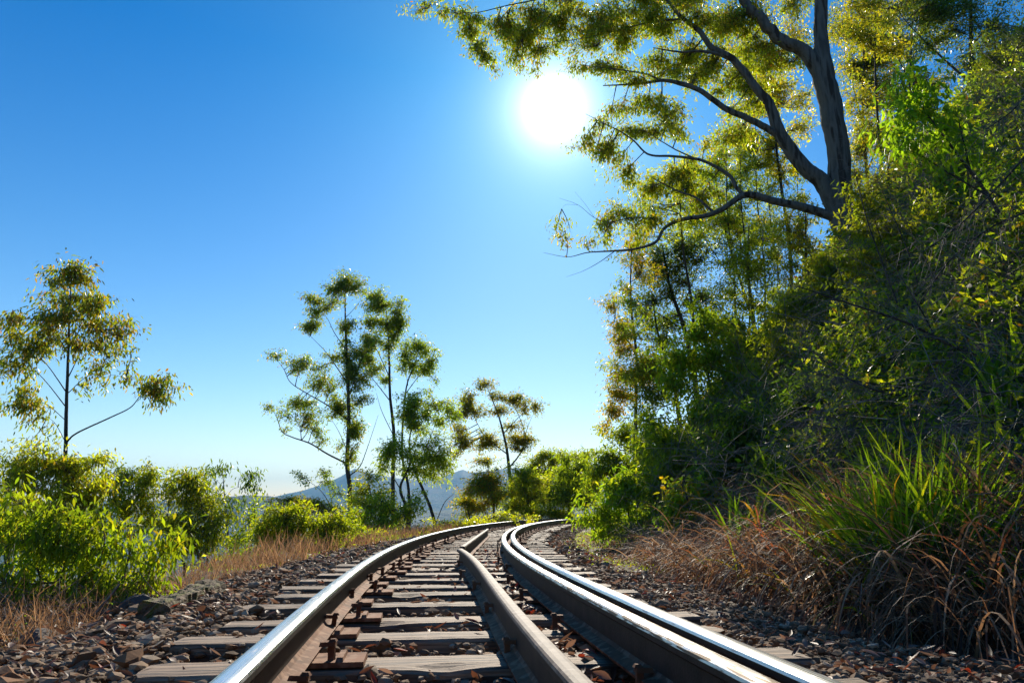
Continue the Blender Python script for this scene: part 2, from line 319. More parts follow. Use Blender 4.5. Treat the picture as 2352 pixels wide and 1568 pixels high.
# ------------------------------------------------------------------ rails
HEAD = [(-0.010, 0.0), (-0.058, 0.0), (-0.062, 0.010), (-0.020, 0.022), (-0.008, 0.032), (-0.007, 0.100), (-0.030, 0.112), (-0.034, 0.116), (-0.0345, 0.130), (-0.031, 0.137), (-0.024, 0.141), (-0.010, 0.143)]
def rail_profile():
    l_ = HEAD; r_ = [(-x, z) for x, z in reversed(HEAD)]
    return np.array(l_ + r_)
PROF = rail_profile(); NPF = len(PROF)
def rail_mats(kind):
    # material per profile face: 0 rust (foot), 1 dark web, 2 polished top
    out_ = []
    for i in range(NPF):
        a, b = PROF[i], PROF[(i + 1) % NPF]; zc = (a[1] + b[1]) / 2
        out_.append(0 if zc < 0.03 else (1 if zc < 0.128 else 2))
    return out_
def make_rail(name, pts, label, cat, z0, top, width=1.0, group=None, foot=None, cap=True):
    pts = np.asarray(pts); n = len(pts)
    T = unit(np.gradient(pts, axis=0)); side = np.stack([T[:, 1], -T[:, 0], np.zeros(n)], -1)
    s = np.concatenate([[0], np.cumsum(np.linalg.norm(np.diff(pts, axis=0), axis=1))])
    V = pts[:, None, :] + side[:, None, :] * (PROF[None, :, 0:1] * width) + np.array([0, 0, 1.0]) * (PROF[None, :, 1:2]) + np.array([0, 0, z0])
    i, j = np.meshgrid(np.arange(n - 1), np.arange(NPF), indexing='ij')
    a = i * NPF + j; b = i * NPF + (j + 1) % NPF
    Qr = np.stack([a, a + NPF, b + NPF, b], -1).reshape(-1, 4)
    mi = np.tile(rail_mats(top), n - 1)
    o = mesh_obj(name, V, Qr, [M_RUST, M_DARKSTEEL, top], smooth=True, mi=mi)
    me = o.data; uv = me.uv_layers.new(name='run')
    per = np.concatenate([[0], np.cumsum(np.linalg.norm(np.diff(PROF, axis=0), axis=1))])
    uvv = np.stack([np.repeat(s, NPF), np.tile(per, n)], -1); li = np.empty(len(me.loops), dtype=np.int32); me.loops.foreach_get('vertex_index', li)
    uv.data.foreach_set('uv', uvv[li].astype(np.float32).ravel())
    # end caps
    import bmesh
    bm = bmesh.new(); bm.from_mesh(me); bm.verts.ensure_lookup_table()
    for k in (0, n - 1):
        vs = [bm.verts[k * NPF + q] for q in range(NPF)]
        f = bm.faces.new(vs if k == 0 else vs[::-1]); f.material_index = 1; f.smooth = False
    if top is M_GUARD:
        for f in bm.faces: f.smooth = False
    for e in bm.edges:
        if len(e.link_faces) == 2 and e.calc_face_angle(0) > 0.42: e.smooth = False
    bm.to_mesh(me); bm.free()
    return tag(o, label, cat, group)
GA = 0.5685
s_r = np.concatenate([np.arange(-1.2, 30, 0.12), np.arange(30, 74, 0.3)])
make_rail('rail', on_track(s_r, -GA - 0.010), 'polished outer running rail sweeping along the left side of the track', 'rail', 0.022, M_POLISH, 0.88)
make_rail('rail', on_track(s_r, GA), 'polished inner running rail, rightmost rail of the close pair', 'rail', 0.022, M_POLISH, 0.88)
make_rail('check_rail', on_track(s_r, GA - 0.112), 'blotchy worn check rail tight against the left of the right running rail', 'rail', 0.020, M_WORN, 0.86)
p0 = on_plane(1363, 1590, 0.146); p1 = on_plane(1259, 1477, 0.146); p2 = on_plane(1182.8, 1398.8, 0.146); p3 = on_plane(1121.5, 1321, 0.146); p4 = on_plane(1072, 1268, 0.146); p5 = on_plane(1056, 1258.5, 0.146)
def smooth_line(P, n):
    P = np.array(P); d = np.concatenate([[0], np.cumsum(np.linalg.norm(np.diff(P, axis=0), axis=1))]); co = [np.polyfit(d, P[:, k], 3) for k in range(2)]
    t = np.linspace(0, d[-1], n); return np.stack([np.polyval(co[0], t), np.polyval(co[1], t), np.zeros(n)], -1)
g1 = smooth_line([p0, p1, p2, p3, p4, p5], 50); g1 = np.concatenate([[g1[0] - (g1[5] - g1[0]) * 5], g1])
make_rail('guard_rail', g1, 'dull brown near guard rail running up the middle of the track', 'rail', 0.003, M_GUARD, 0.80)
q0 = on_plane(1060, 1254.5, 0.146); q1 = on_plane(1120, 1213.5, 0.146); q0[2] = q1[2] = 0
dirq = unit((q1 - q0)[None])[0]; q0 = q0 + dirq * 0.06
make_rail('guard_rail', q0 + np.linspace(0, 1, 12)[:, None] * (q1 - q0), 'far guard rail leg slanting right from the middle nose', 'rail', 0.003, M_GUARD, 0.80)

# ------------------------------------------------------------------ sleepers with plates and spikes
def timber_mesh(seed, L=2.13, W=0.20, H=0.15):
    r = np.random.default_rng(seed); nx, ny = 40, 7
    # closed box grid in section: top row chamfered, bottom flat
    sec = [(-W / 2 + 0.005, -H), (-W / 2, -H + 0.01), (-W / 2, -0.012), (-W / 2 + 0.008, -0.002), (-W * 0.33, 0.0), (-W * 0.17, 0.0), (0, 0.0), (W * 0.17, 0.0), (W * 0.33, 0.0), (W / 2 - 0.008, -0.002), (W / 2, -0.012), (W / 2, -H + 0.01), (W / 2 - 0.005, -H)]
    sec = np.array(sec); ns = len(sec); xs = np.linspace(-L / 2, L / 2, nx)
    V = np.zeros((nx, ns, 3)); V[:, :, 0] = xs[:, None]; V[:, :, 1] = sec[None, :, 0]; V[:, :, 2] = sec[None, :, 1]
    groove = r.normal(0, 0.002, ns); groove[[0, 1, 11, 12]] = 0
    V[:, :, 2] += groove[None, :] * (0.5 + r.random((nx, 1))) + r.normal(0, 0.0005, (nx, ns))
    V[:, :, 1] += (np.sin(xs * r.uniform(1, 3) + r.uniform(0, 6)) * 0.006)[:, None] + r.normal(0, 0.002, (nx, ns))
    chip = np.exp(-((xs - r.uniform(-0.9, 0.9)) / 0.08) ** 2) * 0.012; V[:, 2:5, 2] -= chip[:, None]
    V[0, :, 0] += r.normal(0, 0.01, ns); V[-1, :, 0] += r.normal(0, 0.01, ns)
    V = V.reshape(-1, 3); i, j = np.meshgrid(np.arange(nx - 1), np.arange(ns), indexing='ij'); a = i * ns + j; b = i * ns + (j + 1) % ns
    Qs = np.stack([a, a + ns, b + ns, b], -1).reshape(-1, 4)
    # end caps as quads strips
    caps = []
    for k, fl in ((0, False), (nx - 1, True)):
        for q in range(ns // 2):
            f = [k * ns + q, k * ns + q + 1, k * ns + ns - 2 - q, k * ns + ns - 1 - q]
            if len(set(f)) == 4: caps.append(f[::-1] if fl else f)
    return V, np.concatenate([Qs, np.array(caps)])
TM = []
for k in range(7):
    V, Qs = timber_mesh(50 + k); o = mesh_obj('sleeper', V, Qs, M_WOOD); TM.append(o.data); bpy.data.objects.remove(o)
def box(b, c0, sz, taper=1.0):
    x, y, z = c0; a, d, h = sz[0] / 2, sz[1] / 2, sz[2]
    V = [(x - a, y - d, z), (x + a, y - d, z), (x + a, y + d, z), (x - a, y + d, z), (x - a * taper, y - d * taper, z + h), (x + a * taper, y - d * taper, z + h), (x + a * taper, y + d * taper, z + h), (x - a * taper, y + d * taper, z + h)]
    b.add(V, [(0, 3, 2, 1), (4, 5, 6, 7), (0, 1, 5, 4), (1, 2, 6, 5), (2, 3, 7, 6), (3, 0, 4, 7)])
b = Bag(); box(b, (0, 0, 0), (0.33, 0.16, 0.015), 0.985); box(b, (-0.088, 0, 0.0145), (0.024, 0.155, 0.012), 0.8); box(b, (0.088, 0, 0.0145), (0.024, 0.155, 0.012), 0.8)
PLATE = b.build('tie_plate', M_RUST); PL = PLATE.data; bpy.data.objects.remove(PLATE)
def spike_mesh(sgn):
    b = Bag(); box(b, (0, 0, 0.0), (0.020, 0.020, 0.048), 0.95); box(b, (-sgn * 0.012, 0, 0.044), (0.050, 0.034, 0.013), 0.85); box(b, (sgn * 0.004, 0, 0.0565), (0.026, 0.022, 0.008), 0.6)
    o = b.build('spike', M_RUST); d = o.data; bpy.data.objects.remove(o); return d
SPK = {1: spike_mesh(1), -1: spike_mesh(-1)}
y_meas = [1534, 1466, 1427.6, 1391, 1366, 1348]
s0 = []
for yy in y_meas:
    p = on_plane(1050, yy, 0.0); s0.append(track_offset([p[0]], [p[1]])[1][0] + 0.11)
s_list = [s0[0] - 0.47, s0[0] - 0.92] + s0
s_cur = s0[-1]; r_ = random.Random(3)
while s_cur < 68: s_cur += 0.46 + r_.uniform(-0.035, 0.035); s_list.append(s_cur)
s_list = [s for s in s_list if s > 0.7]; s_list.sort()
ords = 'nearest second third fourth fifth sixth seventh eighth ninth tenth eleventh twelfth thirteenth fourteenth fifteenth sixteenth seventeenth eighteenth nineteenth twentieth'.split()
seen = 0
g1off = track_offset(g1[:, 0], g1[:, 1])
for k, s in enumerate(s_list):
    a = float(np.interp(s, SS, AA)); p = on_track(np.array([s]), r_.uniform(-0.05, 0.05))[0]
    lab = ('weathered grey hardwood sleeper, %s sleeper from the bottom edge of the picture' % ords[k]) if k < 20 else ('weathered grey sleeper in the middle stretch beyond the guard rail nose' if s < 24 else 'thin distant sleeper far round the bend of the track')
    t = empty('sleeper', (p[0], p[1], 0), lab, 'railway sleeper', 'timber sleepers under the track')
    t.rotation_euler = (0, 0, -a + r_.uniform(-0.018, 0.018))
    o = bpy.data.objects.new('timber', TM[k % 7]); COL.objects.link(o); o.parent = t; o.location = (0, 0, r_.uniform(-0.004, 0.0)); o.rotation_euler = (0, 0, math.pi * (k % 2))
    if s < 45:
        for off in (-GA, GA):
            o = bpy.data.objects.new('tie_plate', PL); COL.objects.link(o); o.parent = t; o.location = (off, 0, 0.005)
    if s < 32:
        for off, sg in ((-GA + 0.060, 1), (-GA - 0.080, -1), (GA + 0.070, 1)):
            o = bpy.data.objects.new('spike', SPK[sg]); COL.objects.link(o); o.parent = t; o.location = (off, r_.choice((-0.035, 0.035)), 0.0185); o.rotation_euler = (r_.uniform(-.08, .08), r_.uniform(-.08, .08), r_.uniform(-.25, .25))
        if s < g1off[1].max():
            og = float(np.interp(s, g1off[1], g1off[0]))
            if k % 2 == 0:
                o = bpy.data.objects.new('spike', SPK[-1]); COL.objects.link(o); o.parent = t; o.location = (og - 0.070, 0.03, 0.0); o.rotation_euler = (0, 0, r_.uniform(-.2, .2))
            if k % 3 == 1:
                o = bpy.data.objects.new('spike', SPK[1]); COL.objects.link(o); o.parent = t; o.location = (og + 0.070, -0.03, 0.0)
        if k % 2 == 1:
            o = bpy.data.objects.new('spike', SPK[-1]); COL.objects.link(o); o.parent = t; o.location = (GA - 0.112 - 0.070, 0.02, 0.004)

# ------------------------------------------------------------------ ballast, litter
phi = (1 + 5 ** .5) / 2
ICO = unit(np.array([(-1, phi, 0), (1, phi, 0), (-1, -phi, 0), (1, -phi, 0), (0, -1, phi), (0, 1, phi), (0, -1, -phi), (0, 1, -phi), (phi, 0, -1), (phi, 0, 1), (-phi, 0, -1), (-phi, 0, 1)], float))
ICF = np.array([(0, 11, 5), (0, 5, 1), (0, 1, 7), (0, 7, 10), (0, 10, 11), (1, 5, 9), (5, 11, 4), (11, 10, 2), (10, 7, 6), (7, 1, 8), (3, 9, 4), (3, 4, 2), (3, 2, 6), (3, 6, 8), (3, 8, 9), (4, 9, 5), (2, 4, 11), (6, 2, 10), (8, 6, 7), (9, 8, 1)])
def rots(n):
    q = unit(RNG.normal(size=(n, 4))); w_, x, y, z = q.T
    return np.stack([1 - 2 * (y * y + z * z), 2 * (x * y - z * w_), 2 * (x * z + y * w_), 2 * (x * y + z * w_), 1 - 2 * (x * x + z * z), 2 * (y * z - x * w_), 2 * (x * z - y * w_), 2 * (y * z + x * w_), 1 - 2 * (x * x + y * y)], -1).reshape(n, 3, 3)
def stones(P, size, flat=0.62):
    n = len(P); rad = RNG.uniform(0.6, 1.25, (n, 12, 1)); V = ICO[None] * rad
    V = V * RNG.uniform(0.6, 1.1, (n, 1, 3)); V = np.einsum('nij,nkj->nki', rots(n), V); V[:, :, 2] *= flat
    V = V * size[:, None, None] + P[:, None, :]
    Fc = ICF[None] + (np.arange(n) * 12)[:, None, None]
    return V.reshape(-1, 3), Fc.reshape(-1, 3)
def ballast(n, s0_, s1_, d0, d1, sz, zf):
    u = RNG.random(n); s = s0_ + (s1_ - s0_) * u ** 1.4; d = RNG.uniform(d0, d1, n); p = on_track(s, 0.0)
    a = np.interp(s, SS, AA); p[:, 0] += d * np.cos(a); p[:, 1] -= d * np.sin(a)
    p[:, 2] = terrain(p[:, 0], p[:, 1]); size = sz * np.exp(RNG.normal(0, 0.33, n)); p[:, 2] += size * 0.35 + zf(d, n)
    return p, size
pile = lambda d, n: np.where(np.abs(d) < 1.2, RNG.uniform(0.015, 0.080, n), RNG.uniform(0.0, 0.03, n)) + np.where(d < -1.15, 0.035 * np.clip(1 - np.abs(d + 1.5) / 0.5, 0, 1), 0)
parts_ = [ballast(20000, 0.7, 8, -1.9, 1.35, 0.0175, pile), ballast(9000, 0.7, 7, -2.15, -1.0, 0.021, pile), ballast(4500, 0.7, 7, 0.9, 2.0, 0.016, pile),
          ballast(9000, 6, 20, -1.9, 1.6, 0.026, pile), ballast(6000, 16, 60, -1.8, 1.6, 0.035, pile), ballast(1600, 0.7, 6, -3.0, -1.8, 0.018, pile)]
P = np.concatenate([q[0] for q in parts_]); sz = np.concatenate([q[1] for q in parts_])
P = P[(np.hypot(P[:, 0], P[:, 1]) > 0.6)]; sz = sz[:len(P)]
V, Ft = stones(P, sz)
pal = np.array([(0.21, 0.14, 0.088), (0.12, 0.08, 0.05), (0.29, 0.20, 0.13), (0.22, 0.12, 0.065), (0.32, 0.25, 0.18)])
cc = pal[RNG.integers(0, 5, len(P))] * RNG.uniform(0.7, 1.25, (len(P), 1))
tag(mesh_obj('ballast', V, Ft, M_STONE, col=np.repeat(cc, 12, 0)), 'brown and grey crushed stone ballast between the sleepers', 'ballast', kind='stuff')

def litter(P, L, cols, name, label, curl=0.9, mat=None, wr=0.30, kind='stuff', parent=None, seg=5):
    n = len(P); yaw = RNG.uniform(0, 6.28, n); D = np.stack([np.cos(yaw), np.sin(yaw), RNG.uniform(-0.25, 0.45, n)], -1); D = unit(D)
    S = unit(np.cross(D, np.array([0, 0, 1.0])) + RNG.normal(0, 0.45, (n, 3)))
    V, Qr, per = ribbons(P, D, S, L, L * wr * RNG.uniform(0.7, 1.3, n), [0.12, 0.75, 1.0, 0.85, 0.5, 0.03], seg, bend=RNG.uniform(-0.5, 0.8, n) * curl, fold=0)
    # cup the blade: raise the edges
    Vv = V.reshape(n, -1, 2, 3); mid = Vv.mean(2, keepdims=True)
    up = unit(np.cross(S, D))[:, None, None, :]; sgn = RNG.choice([-1, 1], n)[:, None, None, None]
    width = np.linalg.norm(Vv[:, :, :1] - mid, axis=-1, keepdims=True)
    three = np.concatenate([Vv[:, :, :1] + up * width * 0.5, mid, Vv[:, :, 1:] + up * width * 0.5], 2)
    m = seg + 1; i = (np.arange(n) * m * 3)[:, None]; j = np.arange(seg)[None] * 3; a = i + j
    Qr = np.concatenate([np.stack([a, a + 1, a + 4, a + 3], -1).reshape(-1, 4), np.stack([a + 1, a + 2, a + 5, a + 4], -1).reshape(-1, 4)])
    cl_ = np.repeat(cols, m * 3, 0)
    o = mesh_obj(name, three.reshape(-1, 3), Qr, mat or M_LITTER, col=cl_, smooth=True, parent=parent)
    if kind: tag(o, label, 'fallen leaves', kind=kind)
    return o
def scatter(n, s0_, s1_, fd, pw=1.5):
    s = s0_ + (s1_ - s0_) * RNG.random(n) ** pw; d = fd(n); p = on_track(s, 0.0); a = np.interp(s, SS, AA); p[:, 0] += d * np.cos(a); p[:, 1] -= d * np.sin(a)
    p[:, 2] = terrain(p[:, 0], p[:, 1]); return p, d
lp, ld = [], []
for n, a0, a1, fd, dz in ((2300, 0.8, 12, lambda n: RNG.uniform(-1.9, 1.2, n), 0.08), (900, 0.8, 9, lambda n: RNG.normal(0.33, 0.10, n), 0.085), (2600, 1.2, 14, lambda n: RNG.uniform(0.75, 2.6, n), 0.04), (1500, 0.8, 6, lambda n: RNG.uniform(-3.0, -1.2, n), 0.05), (1500, 8, 30, lambda n: RNG.uniform(-1.7, 2.6, n), 0.07)):
    p, d = scatter(n, a0, a1, fd); p[:, 2] += dz + RNG.uniform(-0.01, 0.02, n); lp.append(p)
lp = np.concatenate(lp); n = len(lp)
lpal = np.array([(0.20, 0.145, 0.11), (0.13, 0.07, 0.045), (0.28, 0.23, 0.19), (0.19, 0.085, 0.055), (0.10, 0.065, 0.045), (0.24, 0.18, 0.14)])
lc = lpal[RNG.integers(0, 6, n)] * RNG.uniform(0.7, 1.2, (n, 1)); red = RNG.random(n) < 0.05; lc[red] = (0.30, 0.055, 0.025)
litter(lp, RNG.uniform(0.035, 0.075, n), lc, 'leaf_litter', 'curled brown and pale dead leaves strewn over the ballast')
ol = on_plane(230, 1562, -0.09)
o = litter(ol[None] + np.array([[0, 0, 0.0]]), np.array([0.10]), np.array([[0.62, 0.30, 0.012]]), 'fallen_leaf', '', kind=None, curl=0.2, wr=0.5)
tag(o, 'single bright orange fallen leaf on the ballast at bottom left', 'leaf')
o = litter(on_plane(1296, 1410, 0.012)[None], np.array([0.06]), np.array([[0.34, 0.05, 0.02]]), 'fallen_leaf', '', kind=None, curl=0.5, wr=0.4)
tag(o, 'red dead leaf lying between the guard rail and check rail', 'leaf')

# ------------------------------------------------------------------ plants
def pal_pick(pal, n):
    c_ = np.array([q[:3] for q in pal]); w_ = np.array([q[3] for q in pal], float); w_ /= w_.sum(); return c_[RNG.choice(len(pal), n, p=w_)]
OLIVE = [(0.07, 0.105, 0.013, 4), (0.125, 0.14, 0.014, 3), (0.20, 0.155, 0.013, 1.7), (0.19, 0.075, 0.018, 0.8), (0.035, 0.055, 0.015, 1.6)]
GREEN = [(0.075, 0.13, 0.012, 4), (0.13, 0.18, 0.014, 4), (0.19, 0.21, 0.015, 2), (0.17, 0.12, 0.014, 0.6)]
YELLOW = [(0.17, 0.21, 0.013, 5), (0.23, 0.245, 0.015, 4), (0.10, 0.14, 0.012, 2.5), (0.26, 0.17, 0.015, 0.8)]
AUTUMN = [(0.19, 0.165, 0.013, 4), (0.27, 0.17, 0.013, 3), (0.09, 0.11, 0.014, 2.5), (0.24, 0.09, 0.015, 1.2)]
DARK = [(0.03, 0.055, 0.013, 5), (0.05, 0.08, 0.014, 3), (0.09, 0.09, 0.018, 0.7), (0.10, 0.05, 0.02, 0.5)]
FRESH = [(0.13, 0.22, 0.016, 5), (0.18, 0.26, 0.02, 4), (0.08, 0.14, 0.012, 2), (0.30, 0.22, 0.015, 0.25)]

def catmull(P, m):
    P = np.asarray(P, float)
    if len(P) < 3: t = np.linspace(0, 1, m)[:, None]; return P[0] * (1 - t) + P[-1] * t
    Pp = np.concatenate([[2 * P[0] - P[1]], P, [2 * P[-1] - P[-2]]]); out_ = []
    for t in np.linspace(0, len(P) - 1 - 1e-6, m):
        i = int(t); f = t - i; a, b_2, c_2, d_2 = Pp[i:i + 4]
        out_.append(0.5 * ((2 * b_2) + (-a + c_2) * f + (2 * a - 5 * b_2 + 4 * c_2 - d_2) * f * f + (-a + 3 * b_2 - 3 * c_2 + d_2) * f ** 3))
    return np.array(out_)

def foliage(bag, tw, centres, radii, pal, L, W, dens, limbs_pts, droop=0.6, near=False, depth=1.0, per=9, twig_r=0.006, asp=None, sublimb=True, fuzz=0.75, hang=1.0):
    """clusters of leaves round each centre; twigs run back to the closest limb"""
    for ci, (c_, rad) in enumerate(zip(centres, radii)):
        rx, ry = rad; rd = (rx + ry) / 2 * depth
        rx0, ry0 = rx, ry; rx *= 1.3; ry *= 1.3; nl = max(8, int(dens * math.pi * rx * ry / (L * W * 0.27))); nt_ = max(3, nl // per)
        v = unit(RNG.normal(size=(nt_, 3))) * (RNG.random((nt_, 1)) ** (1 / 2.3))
        # sub clumping: pull the tufts towards a few lobes
        nlobe = max(3, int(nt_ ** 0.5 * 1.1)); lobes = RNG.normal(size=(nlobe, 3)) * 0.52; lobes /= np.maximum(1, np.linalg.norm(lobes, axis=1, keepdims=True) / 1.15); lsz = RNG.uniform(0.08, 0.34, (nlobe, 3)) * np.array([1.25, 1, 0.75])
        wl_ = lsz.prod(1) ** 0.5; li_ = RNG.choice(nlobe, nt_, p=wl_ / wl_.sum()); pick = lobes[li_]; v = RNG.normal(size=(nt_, 3)) * lsz[li_] + pick; v = v / np.maximum(1, np.linalg.norm(v, axis=1, keepdims=True) / 1.5)
        T = c_ + v * np.array([rx, rd, ry]) + np.array([0, 0, 0.0])
        # anchor on the limb
        A = limbs_pts[np.argmin(((limbs_pts - (c_ - np.array([0, 0, ry * 0.5]))) ** 2).sum(1))]
        mid = (A + c_) / 2 + RNG.normal(0, 0.08, 3) * np.linalg.norm(c_ - A); mid[2] -= 0.05 * np.linalg.norm(c_ - A)
        if sublimb:
            Pm = catmull([A, mid, c_ + np.array([0, 0, -ry * 0.2])], 6)[None]; Ln = np.linalg.norm(c_ - A)
            r0 = max(twig_r * 1.8, min(0.012 * Ln + twig_r * 1.5, twig_r * 5)); V, Qt = tubes(Pm, np.linspace(r0, twig_r, 6)[None], 5); tw.add(V, Qt)
            src = Pm[0][RNG.integers(2, 6, nt_)]
        else: src = np.repeat(A[None], nt_, 0)
        m_ = (src + T) / 2 + RNG.normal(0, 0.06, (nt_, 3)) * np.linalg.norm(T - src, axis=1)[:, None]; m_[:, 2] += 0.06 * np.linalg.norm(T - src, axis=1)
        V, Qt = tubes(np.stack([src, m_, T], 1), np.tile([twig_r * 0.8, twig_r * 0.55, twig_r * 0.3], (nt_, 1)), 3); tw.add(V, Qt)
        # leaves along the end of each twig
        n = nt_ * per; k = np.repeat(np.arange(nt_), per); tdir = unit(T - m_)[k]
        pos = T[k] - tdir * (RNG.random((n, 1)) ** 1.3 * L * 3.2) + RNG.normal(0, fuzz * L, (n, 3))
        D = unit(rand_dirs(n) * 0.85 + tdir * 0.45 + np.array([0, 0, -droop])); S = rand_dirs(n)
        Ls = L * np.exp(RNG.normal(0, 0.22, n)); Ws = W * np.exp(RNG.normal(0, 0.2, n))
        base = pal_pick(pal, nt_)[k] * 0.55 + pal_pick(pal, n) * 0.45; base = base * RNG.uniform(0.8, 1.25, (n, 1))
        if near:
            V, Qt, pv = ribbons(pos, D, S, Ls, Ws, [0.08, 0.8, 1.0, 0.62, 0.05], 4, bend=RNG.uniform(0.0, 0.55, n) * hang)
        else:
            V, Qt, pv = diamonds(pos, D, S, Ls, Ws)
        bag.add(V, Qt, np.repeat(base, pv, 0))

def plant(name, label, cat, Y, limbs, clumps, pal, lpx=(7, 2.2), dens=0.75, near=False, droop=0.6, mat=None, bark=None, group=None, base=True, conv=None, depth=1.0, per=9, twig=None, spread=0.0, hang=1.0, drop=True, bias=0.0):
    """limbs: lists of (px, py, radius_m[, dY]); clumps: (px, py, rx, ry[, dY]) all in reference pixels at distance Y"""
    cv = conv or (lambda x, y: (x, y)); cs = (cv(1, 0)[0] - cv(0, 0)[0]); m = Y / F
    bark = bark or M_BARK; pts_all = []; tb = Bag(); org = None; li = []
    for q, lim in enumerate(limbs):
        P = [at(*cv(l[0], l[1]), Y + (l[3] if len(l) > 3 else 0)) for l in lim]; R = [l[2] for l in lim]
        if q == 0:
            if drop:
                g = th(P[0][0], P[0][1])
                if P[0][2] > g + 0.05:
                    P = [np.array([P[0][0], P[0][1], g - 0.15])] + P; R = [R[0] * 1.12] + R
                else: P[0][2] = g - 0.1
            org = np.array([P[0][0], P[0][1], P[0][2]])
        mm = max(8, 5 * len(P)); C_ = catmull(P, mm); Rr = np.interp(np.linspace(0, 1, mm), np.linspace(0, 1, len(R)), R)
        Rr = Rr * (0.86 if name == 'great_gum_tree' else 0.62)
        if q == 0 and len(P) > 2: Rr[:2] *= np.array([1.3, 1.1])
        C_[1:-1] += RNG.normal(0, min(0.012, 0.2 * Rr.min()), (mm - 2, 3))
        V, Qt = tubes(C_[None], Rr[None], 10 if R[0] > 0.05 else 6); tb.add(V, Qt); pts_all.append(C_ if q else C_[len(C_) // 3:])
    LP = np.concatenate(pts_all); lb = Bag(); tw = Bag()
    cen = []; rad = []
    clumps = list(clumps); base_n = len(clumps)
    if base_n > 3:
        arr = np.array([q[:4] for q in clumps], float)
        for q in range(base_n):
            dd = np.hypot(*(arr[:, :2] - arr[q, :2]).T); dd[q] = 1e9; nb = np.argsort(dd)[RNG.integers(0, 3)]
            if dd[nb] < 2.6 * (arr[q, 2:].mean() + arr[nb, 2:].mean()):
                f_ = RNG.uniform(0.35, 0.65); cxy = arr[q, :2] * (1 - f_) + arr[nb, :2] * f_; sz2 = (arr[q, 2:] + arr[nb, 2:]) / 2 * RNG.uniform(0.4, 0.75)
                clumps.append((cxy[0] + RNG.normal(0, 4), cxy[1] + RNG.normal(0, 4), sz2[0], sz2[1]))
    for cl_ in clumps:
        dY = cl_[4] if len(cl_) > 4 else bias + RNG.normal(0, 0.35 * max(cl_[2], cl_[3]) * cs * m + spread)
        cen.append(at(*cv(cl_[0], cl_[1]), Y + dY)); rad.append((cl_[2] * cs * m, cl_[3] * cs * m))
    foliage(lb, tw, cen, rad, pal, lpx[0] * m, lpx[1] * m, dens, LP, droop, near, depth, per, twig or max(0.0022, 0.35 * m), hang=hang)
    t = empty(name, org, label, cat, group)
    tb.V += tw.V; tb.F += [f + (tb.n) if False else f for f in []]
    V1 = np.concatenate(tb.V[:len(tb.V) - len(tw.V)]); F1 = np.concatenate(tb.F)
    mesh_obj('trunk' if cat == 'tree' else 'stem', V1 - org, F1, bark, t, smooth=True)
    tw.build('twigs', M_TWIG if bark is not M_DEADWOOD else M_DEADWOOD, t, smooth=True, origin=org)
    lb.build('crown' if cat == 'tree' else 'foliage', mat or M_LEAF, t, origin=org)
    return t

# ---- left of the track
plant('slender_tree', 'tall slender tree with drooping leaves standing alone at far left', 'tree', 15,
      [[(143, 1262, .075), (150, 1080, .07), (152, 950, .06), (155, 860, .05), (160, 720, .03), (163, 640, .012)],
       [(151, 1018, .03), (175, 995, .028), (250, 960, .024), (300, 935, .018), (325, 905, .012), (350, 888, .006)],
       [(152, 900, .022), (110, 840, .014), (70, 800, .006)], [(152, 935, .02), (100, 870, .013), (30, 800, .006)], [(155, 870, .02), (190, 800, .012), (215, 760, .005)],
       [(158, 800, .018), (195, 740, .01), (230, 710, .004)], [(157, 810, .018), (110, 745, .01), (60, 730, .004)], [(151, 965, .015), (100, 925, .009), (50, 930, .004)], [(149, 1012, .014), (125, 970, .008), (95, 950, .003)],
       [(153, 905, .016), (210, 860, .009), (290, 865, .004)]],
      [(157, 622, 42, 22), (128, 645, 36, 24), (205, 636, 32, 26), (165, 677, 66, 28), (227, 684, 28, 28), (146, 718, 56, 28), (220, 737, 62, 28), (286, 739, 22, 18), (285, 770, 36, 13), (110, 750, 54, 30), (18, 731, 32, 26), (33, 765, 36, 18), (73, 808, 55, 18),
       (183, 786, 58, 28), (256, 801, 28, 22), (227, 849, 34, 18), (18, 852, 38, 30), (66, 889, 26, 15), (44, 933, 42, 18), (88, 925, 20, 14), (95, 988, 14, 10), (70, 1010, 10, 9), (198, 893, 14, 9), (293, 867, 42, 11), (340, 885, 24, 20), (377, 903, 28, 22), (385, 867, 18, 16), (351, 925, 20, 10), (300, 800, 14, 9)],
      OLIVE, (11.5, 3.4), 0.72, near=True, droop=1.0, group='slender trees left of the track')
c4 = lambda x, y: (574 + .421 * x, 574 + .421 * y)
